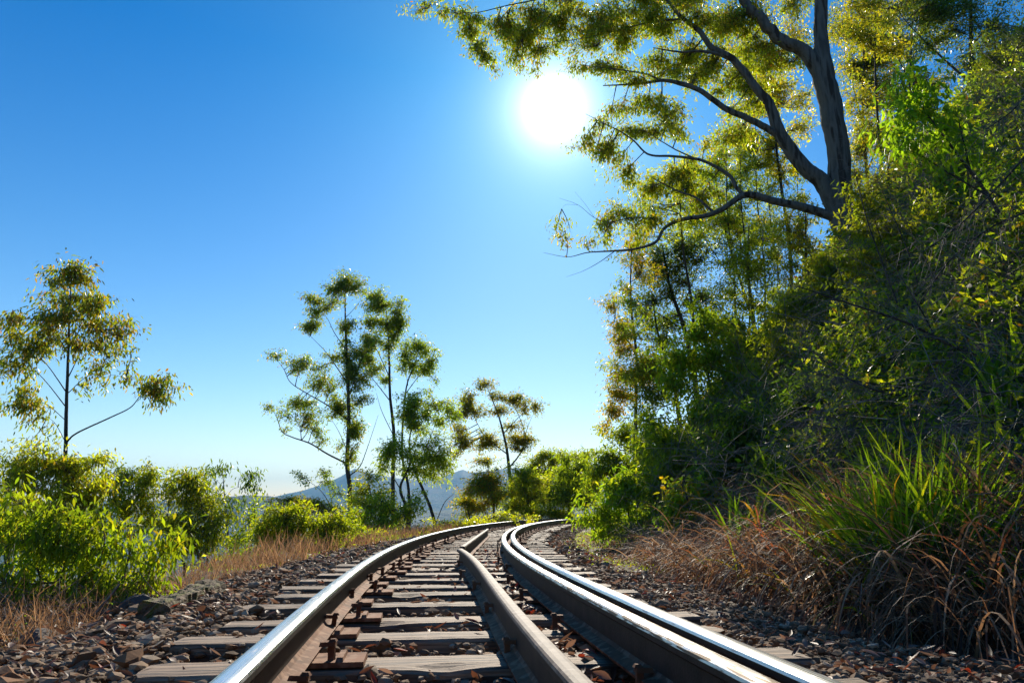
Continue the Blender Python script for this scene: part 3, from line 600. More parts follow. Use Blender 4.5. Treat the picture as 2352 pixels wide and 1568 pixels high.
plant('slender_tree', 'tallest gum tree of the middle cluster, long bare limbs reaching left', 'tree', 26,
      [[(540, 1560, .15), (545, 1300, .14), (530, 1160, .13), (540, 900, .11), (525, 500, .07), (520, 330, .045), (520, 190, .015)],
       [(530, 1165, .06), (420, 1110, .05), (330, 1055, .045), (230, 1020, .035), (175, 990, .028), (150, 920, .02), (120, 865, .008)],
       [(530, 925, .05), (430, 850, .042), (300, 775, .034), (220, 720, .025), (185, 650, .018), (140, 590, .007)],
       [(528, 720, .04), (440, 590, .03), (400, 540, .02), (330, 470, .01)], [(522, 540, .035), (460, 450, .025), (420, 370, .015), (340, 270, .007)], [(520, 370, .02), (560, 330, .015), (600, 280, .007)],
       [(540, 800, .035), (600, 620, .025), (650, 530, .01)], [(545, 1230, .04), (600, 1180, .03), (640, 1080, .02), (700, 900, .009)], [(532, 1100, .025), (490, 1000, .018), (450, 930, .008)]],
      [(520, 160, 80, 42), (450, 200, 62, 44), (580, 200, 55, 55), (330, 260, 44, 30), (370, 340, 55, 36), (310, 420, 45, 36), (360, 400, 40, 30), (430, 290, 60, 42), (520, 430, 40, 34), (560, 390, 45, 26), (520, 560, 50, 50), (450, 580, 42, 32), (640, 480, 36, 44), (600, 560, 42, 34), (150, 570, 46, 22), (260, 600, 50, 35), (250, 650, 34, 20), (370, 640, 48, 34), (380, 720, 72, 34),
       (440, 745, 42, 34), (530, 690, 34, 80), (560, 640, 50, 40), (500, 830, 60, 42), (620, 700, 55, 50), (560, 950, 50, 70), (620, 800, 50, 40), (110, 850, 36, 20), (240, 830, 40, 30), (300, 900, 90, 32), (350, 960, 42, 30), (200, 965, 26, 15), (330, 840, 50, 22), (400, 1020, 32, 22), (560, 1100, 42, 50), (480, 880, 50, 32), (590, 1000, 42, 42)],
      OLIVE + GREEN[:2], (7.2, 2.2), 1.15, droop=0.8, conv=c4, group='slender trees left of the track')
plant('slender_tree', 'gum tree second in height, just right of the tallest one', 'tree', 28,
      [[(780, 1530, .14), (780, 1250, .13), (785, 1000, .11), (765, 800, .09), (760, 600, .07), (755, 450, .04), (740, 300, .015)],
       [(770, 830, .04), (700, 740, .03), (620, 640, .01)], [(765, 700, .04), (700, 560, .025), (650, 470, .01)], [(756, 540, .03), (800, 440, .02), (830, 370, .008)], [(782, 1010, .03), (720, 880, .02), (690, 780, .008)]],
      [(700, 240, 55, 36), (730, 290, 80, 50), (800, 330, 52, 50), (660, 380, 52, 50), (740, 400, 80, 50), (820, 430, 52, 50), (680, 480, 52, 42), (760, 520, 42, 42), (620, 600, 42, 50), (700, 650, 50, 30), (735, 700, 42, 30), (640, 540, 42, 50)],
      OLIVE[:3] + GREEN[:2], (7, 2.2), 1.2, droop=0.8, conv=c4, group='slender trees left of the track')
plant('slender_tree', 'leaning gum tree whose round crown forms the right shoulder of the middle cluster', 'tree', 27,
      [[(870, 1545, .10), (865, 1300, .09), (830, 1100, .075), (850, 770, .05), (900, 620, .03), (930, 520, .012)], [(852, 780, .03), (920, 690, .02), (985, 630, .008)], [(862, 740, .02), (850, 640, .012), (840, 560, .006)]],
      [(900, 500, 70, 42), (960, 550, 60, 50), (995, 600, 42, 42), (850, 560, 50, 50), (870, 620, 60, 42), (960, 640, 50, 32), (1005, 700, 22, 22), (830, 650, 32, 32), (900, 660, 50, 22)],
      GREEN[:3] + OLIVE[:2], (7, 2.3), 0.9, droop=0.8, conv=c4, group='slender trees left of the track')
plant('small_tree', 'flat-topped green tree below the middle cluster of gums', 'tree', 24,
      [[(1015, 1535, .10), (990, 1420, .09), (950, 1320, .08), (900, 1200, .07), (870, 1050, .05), (900, 900, .02)], [(905, 1210, .04), (960, 1080, .025), (1030, 900, .01)], [(880, 1090, .03), (940, 980, .02), (1080, 880, .008)], [(1010, 1500, .03), (1060, 1380, .02), (1110, 1330, .01)]],
      [(900, 825, 100, 48), (1000, 830, 95, 42), (1085, 860, 52, 32), (850, 900, 70, 42), (960, 900, 80, 34), (900, 960, 80, 42), (1125, 900, 34, 34), (1050, 940, 50, 24)],
      GREEN, (7.2, 2.4), 0.95, conv=c4, group='small trees along the left verge')
plant('small_tree', 'low spreading yellow-green tree between the two dark trunks of the middle cluster', 'tree', 22,
      [[(860, 1540, .09), (850, 1400, .08), (820, 1300, .07), (860, 1200, .05), (900, 1100, .02)], [(830, 1320, .03), (760, 1200, .02), (720, 1130, .01)], [(855, 1210, .03), (960, 1150, .02), (1040, 1120, .01)]],
      [(960, 1060, 105, 50), (880, 1120, 105, 50), (1000, 1120, 95, 50), (760, 1100, 70, 50), (720, 1180, 52, 42), (1060, 1180, 50, 50), (900, 1200, 100, 50), (800, 1050, 50, 42), (1110, 1190, 25, 34), (1000, 1240, 70, 40)],
      GREEN + YELLOW[:1], (7.4, 2.4), 0.85, conv=c4, group='small trees along the left verge')
plant('small_tree', 'thin small tree with sparse leaves at the foot of the tallest gum', 'tree', 21,
      [[(610, 1540, .05), (620, 1450, .045), (660, 1350, .03), (640, 1250, .01)], [(625, 1440, .02), (700, 1380, .012), (720, 1300, .006)]],
      [(660, 1230, 60, 40), (700, 1310, 60, 45), (620, 1290, 50, 40), (640, 1370, 60, 40), (720, 1390, 50, 40), (600, 1430, 60, 40), (800, 1420, 50, 50), (560, 1340, 50, 50)],
      GREEN + AUTUMN[:1], (7.4, 2.4), 0.62, conv=c4, group='small trees along the left verge')
plant('slender_tree', 'hazy olive tree with an open forked crown above the bend', 'tree', 31,
      [[(1440, 1475, .14), (1420, 1250, .13), (1400, 1080, .10), (1370, 950, .07), (1340, 860, .045), (1290, 740, .015)], [(1412, 1190, .06), (1480, 1100, .05), (1500, 1000, .03), (1440, 840, .01)],
       [(1400, 1110, .05), (1280, 1010, .03), (1200, 860, .01)], [(1385, 1000, .04), (1480, 900, .025), (1560, 855, .008)], [(1500, 1010, .025), (1530, 930, .012), (1570, 850, .006)]],
      [(1280, 730, 44, 28), (1200, 780, 44, 34), (1190, 830, 52, 34), (1160, 880, 42, 42), (1330, 790, 32, 32), (1430, 810, 52, 32), (1480, 800, 42, 24), (1560, 840, 42, 38), (1500, 870, 42, 24), (1340, 880, 50, 30), (1240, 880, 50, 30), (1130, 980, 42, 42), (1160, 1070, 60, 40), (1130, 1120, 32, 24), (1300, 1020, 60, 32), (1330, 1050, 50, 32), (1440, 960, 50, 30), (1540, 1030, 50, 30), (1450, 1040, 60, 32), (1480, 1090, 50, 30), (1260, 1070, 42, 24)],
      OLIVE + AUTUMN[:1], (6.2, 2.0), 1.1, conv=c4, group='slender trees left of the track')
plant('small_tree', 'rusty orange and yellow small tree left of the bend', 'tree', 28,
      [[(1330, 1460, .08), (1330, 1350, .07), (1310, 1250, .05), (1290, 1130, .015)], [(1325, 1340, .03), (1260, 1300, .015), (1220, 1290, .008)], [(1200, 1470, .06), (1190, 1420, .05), (1185, 1370, .02)]],
      [(1290, 1150, 52, 42), (1270, 1230, 60, 50), (1330, 1250, 60, 50), (1290, 1310, 80, 50), (1250, 1390, 55, 50), (1170, 1370, 55, 50), (1340, 1350, 70, 42), (1200, 1430, 60, 36), (1200, 1290, 40, 50)],
      AUTUMN + GREEN[:2], (6.2, 2.1), 1.0, conv=c4, group='small trees along the left verge')
plant('small_tree', 'olive small tree, left one of the pair right above the bend', 'tree', 33,
      [[(1640, 1440, .09), (1625, 1280, .08), (1600, 1130, .03)], [(1625, 1300, .03), (1560, 1200, .015)], [(1622, 1260, .03), (1660, 1180, .015)], [(1520, 1440, .05), (1500, 1320, .04), (1500, 1230, .02)]],
      [(1600, 1105, 52, 26), (1560, 1150, 42, 34), (1650, 1150, 52, 34), (1620, 1210, 80, 42), (1560, 1230, 55, 42), (1500, 1250, 52, 52), (1500, 1340, 60, 52), (1600, 1340, 80, 52), (1450, 1390, 50, 40)],
      GREEN[:3] + OLIVE[:2] + AUTUMN[:1], (6.4, 2.2), 1.5, conv=c4, group='small trees along the left verge')
plant('small_tree', 'olive small tree, right one of the pair right above the bend', 'tree', 35,
      [[(1745, 1440, .10), (1750, 1300, .09), (1700, 1150, .03)], [(1748, 1290, .04), (1790, 1180, .02)]],
      [(1700, 1120, 44, 26), (1770, 1130, 46, 28), (1830, 1110, 46, 30), (1720, 1180, 52, 34), (1750, 1260, 72, 52), (1670, 1300, 72, 52), (1740, 1340, 80, 52), (1830, 1200, 50, 50), (1840, 1300, 60, 60)],
      GREEN[:3] + OLIVE[:2] + AUTUMN[:1], (6.4, 2.2), 1.5, conv=c4, group='small trees along the left verge')
plant('small_tree', 'green small tree where the left verge meets the bank at the far bend', 'tree', 30,
      [[(1305, 1185, .08), (1308, 1120, .07), (1300, 1060, .02)], [(1307, 1130, .03), (1335, 1080, .01)]],
      [(1300, 1055, 26, 16), (1335, 1065, 26, 16), (1310, 1090, 36, 18), (1280, 1110, 30, 20), (1330, 1120, 34, 22), (1300, 1145, 40, 20), (1250, 1140, 30, 18), (1350, 1150, 30, 20)],
      GREEN[:3] + YELLOW[:1] + OLIVE[:1], (6.2, 2.2), 1.2, group='small trees along the left verge')
plant('small_tree', 'green small tree between the open forked tree and the olive pair', 'tree', 29,
      [[(1215, 1195, .07), (1212, 1140, .06), (1205, 1080, .02)], [(1212, 1150, .03), (1235, 1110, .01)]],
      [(1200, 1085, 26, 18), (1230, 1100, 26, 18), (1190, 1120, 30, 20), (1225, 1140, 36, 20), (1180, 1160, 34, 18), (1150, 1130, 24, 20), (1220, 1170, 34, 14)],
      GREEN[:3] + YELLOW[:1] + AUTUMN[:1], (6.2, 2.2), 1.1, group='small trees along the left verge')
plant('low_bush', 'low bright green bush edging the rail at the bend', 'bush', 30,
      [[(1640, 1465, .03), (1640, 1440, .02)], [(1600, 1465, .02), (1570, 1440, .01)]],
      [(1480, 1450, 70, 18), (1560, 1440, 60, 24), (1640, 1430, 70, 26), (1700, 1438, 50, 20), (1770, 1448, 50, 14)], YELLOW, (4.5, 1.8), 1.2, conv=c4, drop=True, group='bushes left of the track')
plant('small_tree', 'leafy low tree hiding the foot of the second tallest gum', 'tree', 20,
      [[(860, 1290, .06), (865, 1230, .05), (850, 1170, .02)], [(866, 1220, .02), (900, 1170, .01)]],
      [(850, 1160, 36, 22), (890, 1150, 36, 24), (830, 1195, 36, 22), (880, 1195, 44, 24), (930, 1185, 34, 24), (960, 1150, 26, 22), (850, 1230, 40, 18), (910, 1225, 40, 18)],
      GREEN[:3] + YELLOW[:2] + OLIVE[:1], (8, 2.6), 0.7, group='small trees along the left verge')
plant('leafy_bush', 'sunlit sparse bush at the foot of the tallest gum', 'bush', 14,
      [[(800, 1270, .02), (805, 1220, .015), (815, 1180, .006)], [(780, 1280, .015), (770, 1240, .008)]],
      [(810, 1190, 26, 22), (800, 1225, 34, 20), (840, 1235, 26, 18), (770, 1235, 26, 20), (870, 1250, 26, 12)],
      YELLOW + GREEN[:1], (9, 3), 0.75, near=True, mat=M_LEAF_SOFT, group='bushes left of the track')
plant('low_bush', 'low green bush under the open forked tree at the bend', 'bush', 22,
      [[(1020, 1240, .02), (1030, 1215, .01)], [(960, 1245, .02), (950, 1230, .01)]],
      [(1000, 1215, 40, 12), (1050, 1205, 40, 14), (1110, 1200, 40, 14), (960, 1228, 36, 10), (1160, 1190, 40, 14)],
      YELLOW[:3] + AUTUMN[:1], (6.5, 2.4), 1.0, group='bushes left of the track')
id_ = lambda x, y: (x, y)
plant('small_tree', 'bushy olive tree behind the trunk of the lone tall tree', 'tree', 12,
      [[(60, 1330, .06), (55, 1200, .05), (80, 1100, .02)], [(140, 1300, .04), (160, 1180, .03), (190, 1090, .01)], [(20, 1300, .04), (10, 1150, .02)]],
      [(30, 1060, 65, 32), (130, 1050, 55, 30), (195, 1075, 42, 26), (60, 1110, 72, 36), (150, 1105, 72, 36), (215, 1120, 34, 26), (60, 1170, 80, 40), (170, 1170, 70, 36), (0, 1200, 60, 60), (220, 1190, 40, 36)],
      OLIVE[:4] + YELLOW[:2], (11, 3.2), 0.8, near=True, droop=0.9, group='small trees along the left verge')
plant('small_tree', 'round open-crowned small tree with a crooked trunk, right of the lone tall tree', 'tree', 13,
      [[(290, 1340, .05), (255, 1250, .045), (285, 1195, .035), (330, 1150, .015)], [(285, 1195, .02), (260, 1140, .012), (260, 1100, .006)], [(330, 1150, .012), (350, 1100, .006)]],
      [(300, 1092, 50, 22), (262, 1120, 32, 30), (345, 1082, 34, 18), (330, 1130, 46, 26), (285, 1165, 40, 22), (350, 1170, 32, 22), (260, 1200, 36, 26), (330, 1215, 46, 26)],
      OLIVE[:3] + GREEN[1:3], (9.5, 2.8), 0.62, near=True, droop=0.8, group='small trees along the left verge')
plant('small_tree', 'dark multi-stemmed small tree left of the thin sapling', 'tree', 13,
      [[(470, 1330, .05), (445, 1240, .04), (430, 1150, .015)], [(478, 1320, .03), (472, 1220, .025), (455, 1120, .01)], [(425, 1330, .04), (420, 1285, .03), (395, 1270, .02), (385, 1180, .012)]],
      [(422, 1085, 34, 20), (395, 1115, 42, 24), (452, 1108, 46, 22), (420, 1145, 62, 28), (465, 1170, 50, 28), (395, 1190, 46, 30), (440, 1210, 55, 28), (500, 1200, 32, 28), (420, 1255, 50, 26), (480, 1250, 36, 26)],
      OLIVE[:3] + YELLOW[:2] + DARK[:1], (9.5, 2.8), 0.66, near=True, droop=0.8, group='small trees along the left verge')
plant('sapling', 'thin dark sapling with wispy drooping tufts against the sky', 'tree', 14,
      [[(530, 1305, .03), (523, 1220, .026), (515, 1130, .018), (512, 1085, .006)], [(516, 1150, .008), (540, 1120, .006), (600, 1125, .003)], [(518, 1170, .008), (560, 1150, .004)], [(515, 1120, .006), (480, 1085, .003)]],
      [(515, 1072, 34, 10), (483, 1082, 18, 11), (556, 1086, 26, 11), (602, 1126, 9, 5), (575, 1112, 16, 6), (560, 1150, 18, 8), (535, 1165, 18, 9), (500, 1130, 14, 10), (525, 1200, 16, 10), (545, 1240, 20, 10)],
      DARK[:2] + OLIVE[:1], (10, 2.6), 0.5, near=True, droop=1.2, group='small trees along the left verge')
plant('leafy_bush', 'yellow-green bush in full sun beside the left ballast shoulder', 'bush', 11,
      [[(660, 1290, .03), (660, 1240, .025), (690, 1180, .01)], [(740, 1280, .025), (745, 1230, .02), (770, 1190, .008)], [(620, 1300, .02), (610, 1240, .01)]],
      [(640, 1180, 34, 24), (680, 1168, 38, 20), (700, 1200, 52, 26), (615, 1215, 40, 26), (660, 1240, 60, 28), (740, 1210, 42, 30), (782, 1200, 24, 26), (760, 1240, 42, 22), (588, 1205, 18, 18), (600, 1262, 34, 20), (700, 1265, 50, 18)],
      YELLOW, (9.5, 3.0), 0.85, near=True, droop=0.5, mat=M_LEAF_SOFT, group='bushes left of the track')
plant('small_tree', 'low dark round tree peeping over the yellow-green bush', 'tree', 18,
      [[(690, 1260, .05), (700, 1200, .04), (695, 1155, .02)], [(700, 1190, .02), (740, 1160, .01)]],
      [(655, 1148, 28, 9), (690, 1145, 34, 10), (735, 1160, 34, 12), (700, 1165, 50, 14), (770, 1180, 30, 16)], OLIVE, (6, 2), 0.8, group='small trees along the left verge')
plant('sapling', 'sapling with two bare arms and small leaf tufts left of the tallest gum', 'tree', 22,
      [[(775, 1250, .03), (765, 1180, .025), (740, 1130, .015), (700, 1098, .006)], [(768, 1185, .012), (755, 1120, .008), (748, 1085, .004)]],
      [(692, 1092, 18, 9), (705, 1105, 14, 7), (745, 1082, 20, 12), (758, 1100, 16, 10), (780, 1130, 16, 14), (765, 1160, 14, 10)], GREEN, (6, 2), 0.55, group='small trees along the left verge')
plant('low_bush', 'straggly green bush growing from the slope between sapling and yellow-green bush', 'bush', 13,
      [[(560, 1320, .02), (575, 1260, .015), (585, 1200, .006)], [(520, 1330, .015), (500, 1280, .008)]],
      [(575, 1180, 26, 22), (560, 1230, 32, 26), (540, 1275, 40, 20), (600, 1290, 40, 16), (490, 1300, 40, 18), (585, 1150, 14, 12)], GREEN + OLIVE[:2], (8.5, 2.8), 0.45, near=True, group='bushes left of the track')
# big-leaved foreground bush
stems = [[(70, 1420, .016, 0), (95, 1340, .013, .1), (60, 1240, .009, .2), (40, 1150, .004, .2)], [(110, 1425, .016, .1), (140, 1330, .012, 0), (160, 1230, .008, .1), (150, 1150, .004, 0)],
         [(150, 1420, .018, .2), (215, 1330, .013, .1), (240, 1240, .009, 0), (225, 1170, .004, .1)], [(190, 1425, .018, .1), (270, 1350, .012, 0), (300, 1260, .008, .0), (310, 1215, .004, 0)],
         [(20, 1430, .015, 0), (20, 1330, .012, .1), (0, 1230, .006, 0)], [(230, 1430, .012, .1), (320, 1340, .009, .1), (380, 1260, .006, 0), (400, 1230, .003, 0)], [(200, 1425, .022, .3), (250, 1370, .015, .3), (290, 1310, .006, .3)]]
plant('big_leaved_bush', 'bright yellow-green bush of long soft leaves filling the lower left', 'bush', 4.6, stems,
      [(35, 1185, 55, 32), (110, 1165, 46, 32), (205, 1180, 44, 26), (60, 1235, 72, 36), (160, 1235, 72, 36), (245, 1255, 50, 28), (90, 1290, 90, 36), (200, 1310, 80, 36), (292, 1222, 26, 26), (335, 1290, 40, 28), (300, 1265, 34, 26), (402, 1232, 30, 14), (390, 1262, 14, 30), (425, 1225, 16, 22),
       (50, 1350, 72, 32), (150, 1355, 80, 28), (250, 1345, 55, 26), (325, 1330, 44, 22), (20, 1110, 24, 18), (360, 1250, 20, 22), (20, 1400, 60, 30, -.3), (110, 1400, 70, 26, -.3), (200, 1390, 60, 26, -.3), (280, 1375, 50, 26, -.2), (350, 1345, 44, 26, 0), (10, 1320, 50, 40, -.3), (180, 1250, 60, 40, 0), (100, 1225, 60, 40, 0)],
      YELLOW + GREEN[:2], (23, 5.2), 0.6, near=True, droop=0.75, mat=M_LEAF_SOFT, per=6, hang=1.6, group='bushes left of the track')

# ---- right of the track: the big gum and the wood on the bank
BG = 13.0
big = [[(1965, 560, .34), (1937, 500, .31), (1928, 417, .27), (1927, 351, .26), (1911, 264, .27), (1893, 176, .27), (1886, 88, .17), (1887, -60, .15), (1880, -200, .1)],
       [(1895, 205, .20), (1872, 149, .19), (1841, 114, .17), (1788, 88, .15), (1744, 40, .13), (1713, 9, .12), (1690, -60, .10)],
       [(1945, 520, .26), (1915, 465, .23), (1885, 415, .20), (1850, 387, .18), (1815, 343, .17), (1788, 299, .15), (1766, 237, .12), (1744, 211, .11), (1687, 141, .09), (1635, 109, .075), (1607, 72, .065), (1570, 44, .055), (1540, 10, .045), (1510, -40, .03)],
       [(1800, 318, .10), (1753, 290, .085), (1709, 268, .08), (1667, 250, .075), (1611, 210, .065), (1566, 193, .06), (1522, 185, .045), (1466, 193, .03), (1385, 197, .012)],
       [(1690, 142, .05), (1640, 122, .04), (1600, 118, .035), (1560, 120, .025), (1500, 110, .01)],
       [(1935, 510, .14), (1911, 497, .12), (1841, 475, .10), (1775, 461, .09), (1731, 448, .085), (1700, 452, .075), (1660, 480, .065), (1619, 496, .055), (1566, 504, .045), (1526, 524, .04), (1506, 556, .035), (1458, 572, .028), (1413, 576, .022), (1350, 580, .012), (1304, 590, .007), (1248, 580, .003)],
       [(1710, 449, .05), (1691, 430, .045), (1679, 407, .045), (1651, 387, .04), (1607, 367, .035), (1546, 359, .03), (1490, 355, .024), (1454, 322, .018), (1417, 298, .012), (1345, 262, .005)],
       [(1640, 488, .035), (1600, 455, .025), (1560, 440, .02), (1500, 410, .01)], [(1600, 366, .02), (1545, 340, .014), (1480, 300, .008)],
       [(1413, 576, .012), (1380, 600, .008), (1340, 622, .004), (1300, 636, .002)], [(1500, 500, .014), (1450, 500, .012), (1400, 510, .009), (1365, 500, .006), (1328, 471, .004), (1284, 455, .002)],
       [(1365, 500, .004), (1345, 470, .003), (1320, 440, .0015)], [(1328, 471, .003), (1300, 470, .002), (1290, 480, .0012)],
       [(1520, 186, .03), (1480, 170, .02), (1420, 160, .012), (1340, 150, .006)], [(1570, 44, .03), (1500, 50, .02), (1420, 70, .015), (1330, 90, .009), (1240, 100, .005)],
       [(1530, 0, .03), (1430, -10, .025), (1300, -10, .02), (1180, 10, .014), (1080, 30, .009), (990, 10, .004)], [(1180, 10, .01), (1130, 70, .007), (1110, 130, .004)], [(1300, -10, .012), (1250, 50, .008), (1200, 90, .004)]]
plant('great_gum_tree', 'great forked gum tree leaning over the track from the bank, sun in its branches', 'tree', BG, big,
      [(975, 12, 50, 14), (1050, 28, 38, 22), (1085, 78, 36, 34), (1112, 128, 30, 26), (1138, 160, 14, 9), (1150, 58, 46, 42), (1195, 95, 46, 42), (1222, 40, 56, 42), (1250, 120, 42, 34), (1290, 60, 62, 42), (1345, 100, 52, 42), (1370, 40, 62, 42), (1425, 90, 52, 42), (1450, 28, 62, 34), (1500, 130, 52, 34), (1520, 60, 52, 42), (1580, 120, 50, 36), (1330, 158, 34, 15), (1415, 150, 50, 24), (1600, 30, 52, 34), (1680, 60, 52, 50), (1640, 150, 42, 30), (1700, 180, 50, 40), (1650, 205, 30, 14), (1180, 140, 20, 14), (1225, 165, 14, 12), (1760, 150, 50, 50),
       (1338, 330, 26, 22), (1385, 285, 34, 15), (1430, 250, 34, 20), (1480, 238, 42, 24), (1540, 258, 42, 32), (1400, 340, 28, 32), (1450, 300, 34, 34), (1560, 300, 24, 24), (1510, 300, 34, 24), (1620, 330, 24, 12), (1365, 350, 18, 16),
       (1440, 400, 42, 24), (1500, 430, 52, 32), (1570, 420, 44, 32), (1600, 460, 50, 32), (1430, 480, 42, 22), (1500, 500, 50, 22), (1550, 400, 34, 24), (1390, 510, 26, 16),
       (1278, 524, 18, 10), (1300, 545, 26, 8), (1350, 552, 26, 10), (1395, 545, 22, 14), (1465, 545, 30, 16), (1800, 20, 44, 34, 1.2), (1810, 140, 40, 30, 1.0), (1480, 0, 70, 40), (1560, -10, 70, 40), (1640, 80, 50, 40), (1600, 170, 50, 34), (1550, 160, 46, 30), (1700, 30, 50, 40), (1740, 100, 50, 40, 1), (1720, 230, 46, 36, .8), (1690, 320, 50, 36, .8), (1460, 180, 50, 20), (1310, 10, 60, 30)],
      OLIVE[:4] + GREEN[1:3], (11, 3.1), 0.95, near=True, droop=0.8, bark=M_GUM, spread=0.25, bias=0.5)
wood = 'trees on the right bank'
def stem_tree(label, Y, x0, y0, x1, y1, r, clumps, pal, lpx=(8, 2.6), dens=0.7, extra=(), **k):
    return plant('bank_tree', label, 'tree', Y, [[(x0, y0, r), ((x0 * .6 + x1 * .4) + 6, y0 * .6 + y1 * .4, r * .8), (x0 * .3 + x1 * .7 - 4, y0 * .3 + y1 * .7, r * .6), (x1, y1, r * .25)], *extra], clumps, pal, lpx, dens, group=wood, **k)
stem_tree('dark-crowned tree at the left edge of the bank wood, below the long gum limb', 19, 1600, 900, 1520, 560, .12,
          [(1500, 600, 55, 50), (1560, 640, 60, 55), (1500, 680, 55, 50), (1475, 730, 36, 34), (1550, 720, 66, 36), (1600, 590, 50, 44), (1620, 680, 50, 50), (1510, 780, 50, 36), (1560, 560, 50, 30)], DARK, (8.5, 2.8), 0.6, extra=[[(1560, 750, .04), (1480, 700, .015)], [(1570, 700, .04), (1610, 600, .012)]])
stem_tree('leafy rust-tipped tree hanging over the sky at the outer edge of the bank wood', 17, 1460, 1000, 1450, 560, .07,
          [(1405, 700, 20, 26), (1418, 745, 26, 32), (1435, 800, 26, 26), (1425, 855, 34, 26), (1440, 905, 34, 24), (1470, 620, 30, 40), (1480, 860, 40, 40), (1400, 940, 16, 22), (1388, 985, 12, 16), (1460, 560, 26, 30), (1390, 770, 9, 5), (1500, 830, 40, 40), (1410, 900, 20, 16)], OLIVE[:4] + AUTUMN[:2], (8.5, 2.7), 1.0, extra=[[(1455, 800, .02), (1410, 740, .008)], [(1458, 900, .015), (1400, 950, .005)]])
stem_tree('yellow-leaved tree behind the lower gum limb', 21, 1760, 900, 1640, 400, .10,
          [(1640, 440, 50, 34), (1590, 380, 46, 30), (1560, 460, 46, 34), (1650, 370, 40, 30), (1700, 400, 46, 34), (1640, 510, 60, 34), (1700, 520, 46, 44), (1600, 540, 46, 30), (1680, 300, 40, 30)], YELLOW[:2] + GREEN[:2] + AUTUMN[:1], (8, 2.8), 0.8, extra=[[(1720, 700, .04), (1600, 520, .012)], [(1700, 600, .04), (1700, 400, .01)]])
stem_tree('golden-leaved tree between the two forks of the great gum', 18, 1830, 820, 1770, 150, .09,
          [(1770, 330, 46, 40), (1730, 250, 46, 40), (1800, 230, 46, 44), (1750, 180, 50, 34), (1700, 330, 40, 30), (1840, 290, 34, 40), (1850, 230, 30, 34), (1790, 400, 40, 30), (1710, 120, 40, 40), (1820, 60, 50, 40)], AUTUMN[:3] + YELLOW[:2], (9, 3.1), 0.75)
stem_tree('olive tree in the wood behind the trunk of the great gum', 22, 1990, 760, 1985, 60, .13,
          [(1960, 60, 60, 50), (2040, 40, 60, 44), (1960, 150, 46, 44), (2020, 140, 50, 50), (2000, 230, 50, 44), (1990, 320, 44, 40), (1960, 400, 30, 40), (2060, 220, 50, 40), (2040, 310, 50, 50)], OLIVE, (8, 2.7), 1.0, extra=[[(1990, 400, .05), (2060, 220, .015)], [(1985, 300, .04), (1940, 120, .012)]])
stem_tree('tall dark tree cut off by the top right corner', 16, 2250, 700, 2230, -60, .17,
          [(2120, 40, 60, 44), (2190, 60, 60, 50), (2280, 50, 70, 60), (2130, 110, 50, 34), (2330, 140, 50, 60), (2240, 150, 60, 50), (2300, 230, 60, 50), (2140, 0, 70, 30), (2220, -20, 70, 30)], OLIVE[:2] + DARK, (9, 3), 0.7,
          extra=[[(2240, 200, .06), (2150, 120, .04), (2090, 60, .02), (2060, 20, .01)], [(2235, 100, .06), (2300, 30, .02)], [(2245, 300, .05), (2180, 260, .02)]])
stem_tree('slim crooked tree crossing behind the right fork of the great gum', 20, 2080, 720, 2100, -30, .10,
          [(2080, 90, 46, 36), (2110, 170, 40, 34), (2060, 20, 50, 30), (2150, 200, 40, 40), (2100, 280, 40, 36)], OLIVE + AUTUMN[:1], (8, 2.5), 0.55, extra=[[(2095, 200, .04), (2040, 90, .02), (1980, 0, .01)], [(2090, 250, .03), (2150, 170, .015), (2200, 90, .008)]])
for i, (x0, x1, y1, lab) in enumerate([(1690, 1668, 330, 'thin bare-stemmed tree, leftmost of the slim stems seen against the sky gap'), (1722, 1700, 300, 'slim straight stem second from the left in the sky gap of the bank wood'), (1760, 1735, 280, 'slim dark stem in the middle of the sky gap of the bank wood'), (1800, 1760, 330, 'slim stem leaning left at the right side of the sky gap'), (1860, 1830, 360, 'slim stem just left of the leaning lower trunk of the great gum')]):
    stem_tree(lab, 17 + i * 0.8, x0, 860, x1, y1, .045, [(x1 - 10, y1 + 20, 34, 26), (x1 + 16, y1 + 90, 34, 30), (x1 - 6, y1 + 170, 36, 30), (x1 + 24, y1 + 250, 36, 36), (x1 + 10, y1 + 340, 30, 30)], (YELLOW[:2] + OLIVE[:2]) if i % 2 else OLIVE + GREEN[:1], (8, 2.7), 0.5,
              extra=[[(x0 - 10, 640, .015), (x0 - 40, 560, .008), (x0 - 60, 480, .003)], [(x0 - 14, 700, .015), (x0 + 20, 600, .008), (x0 + 40, 540, .003)]])
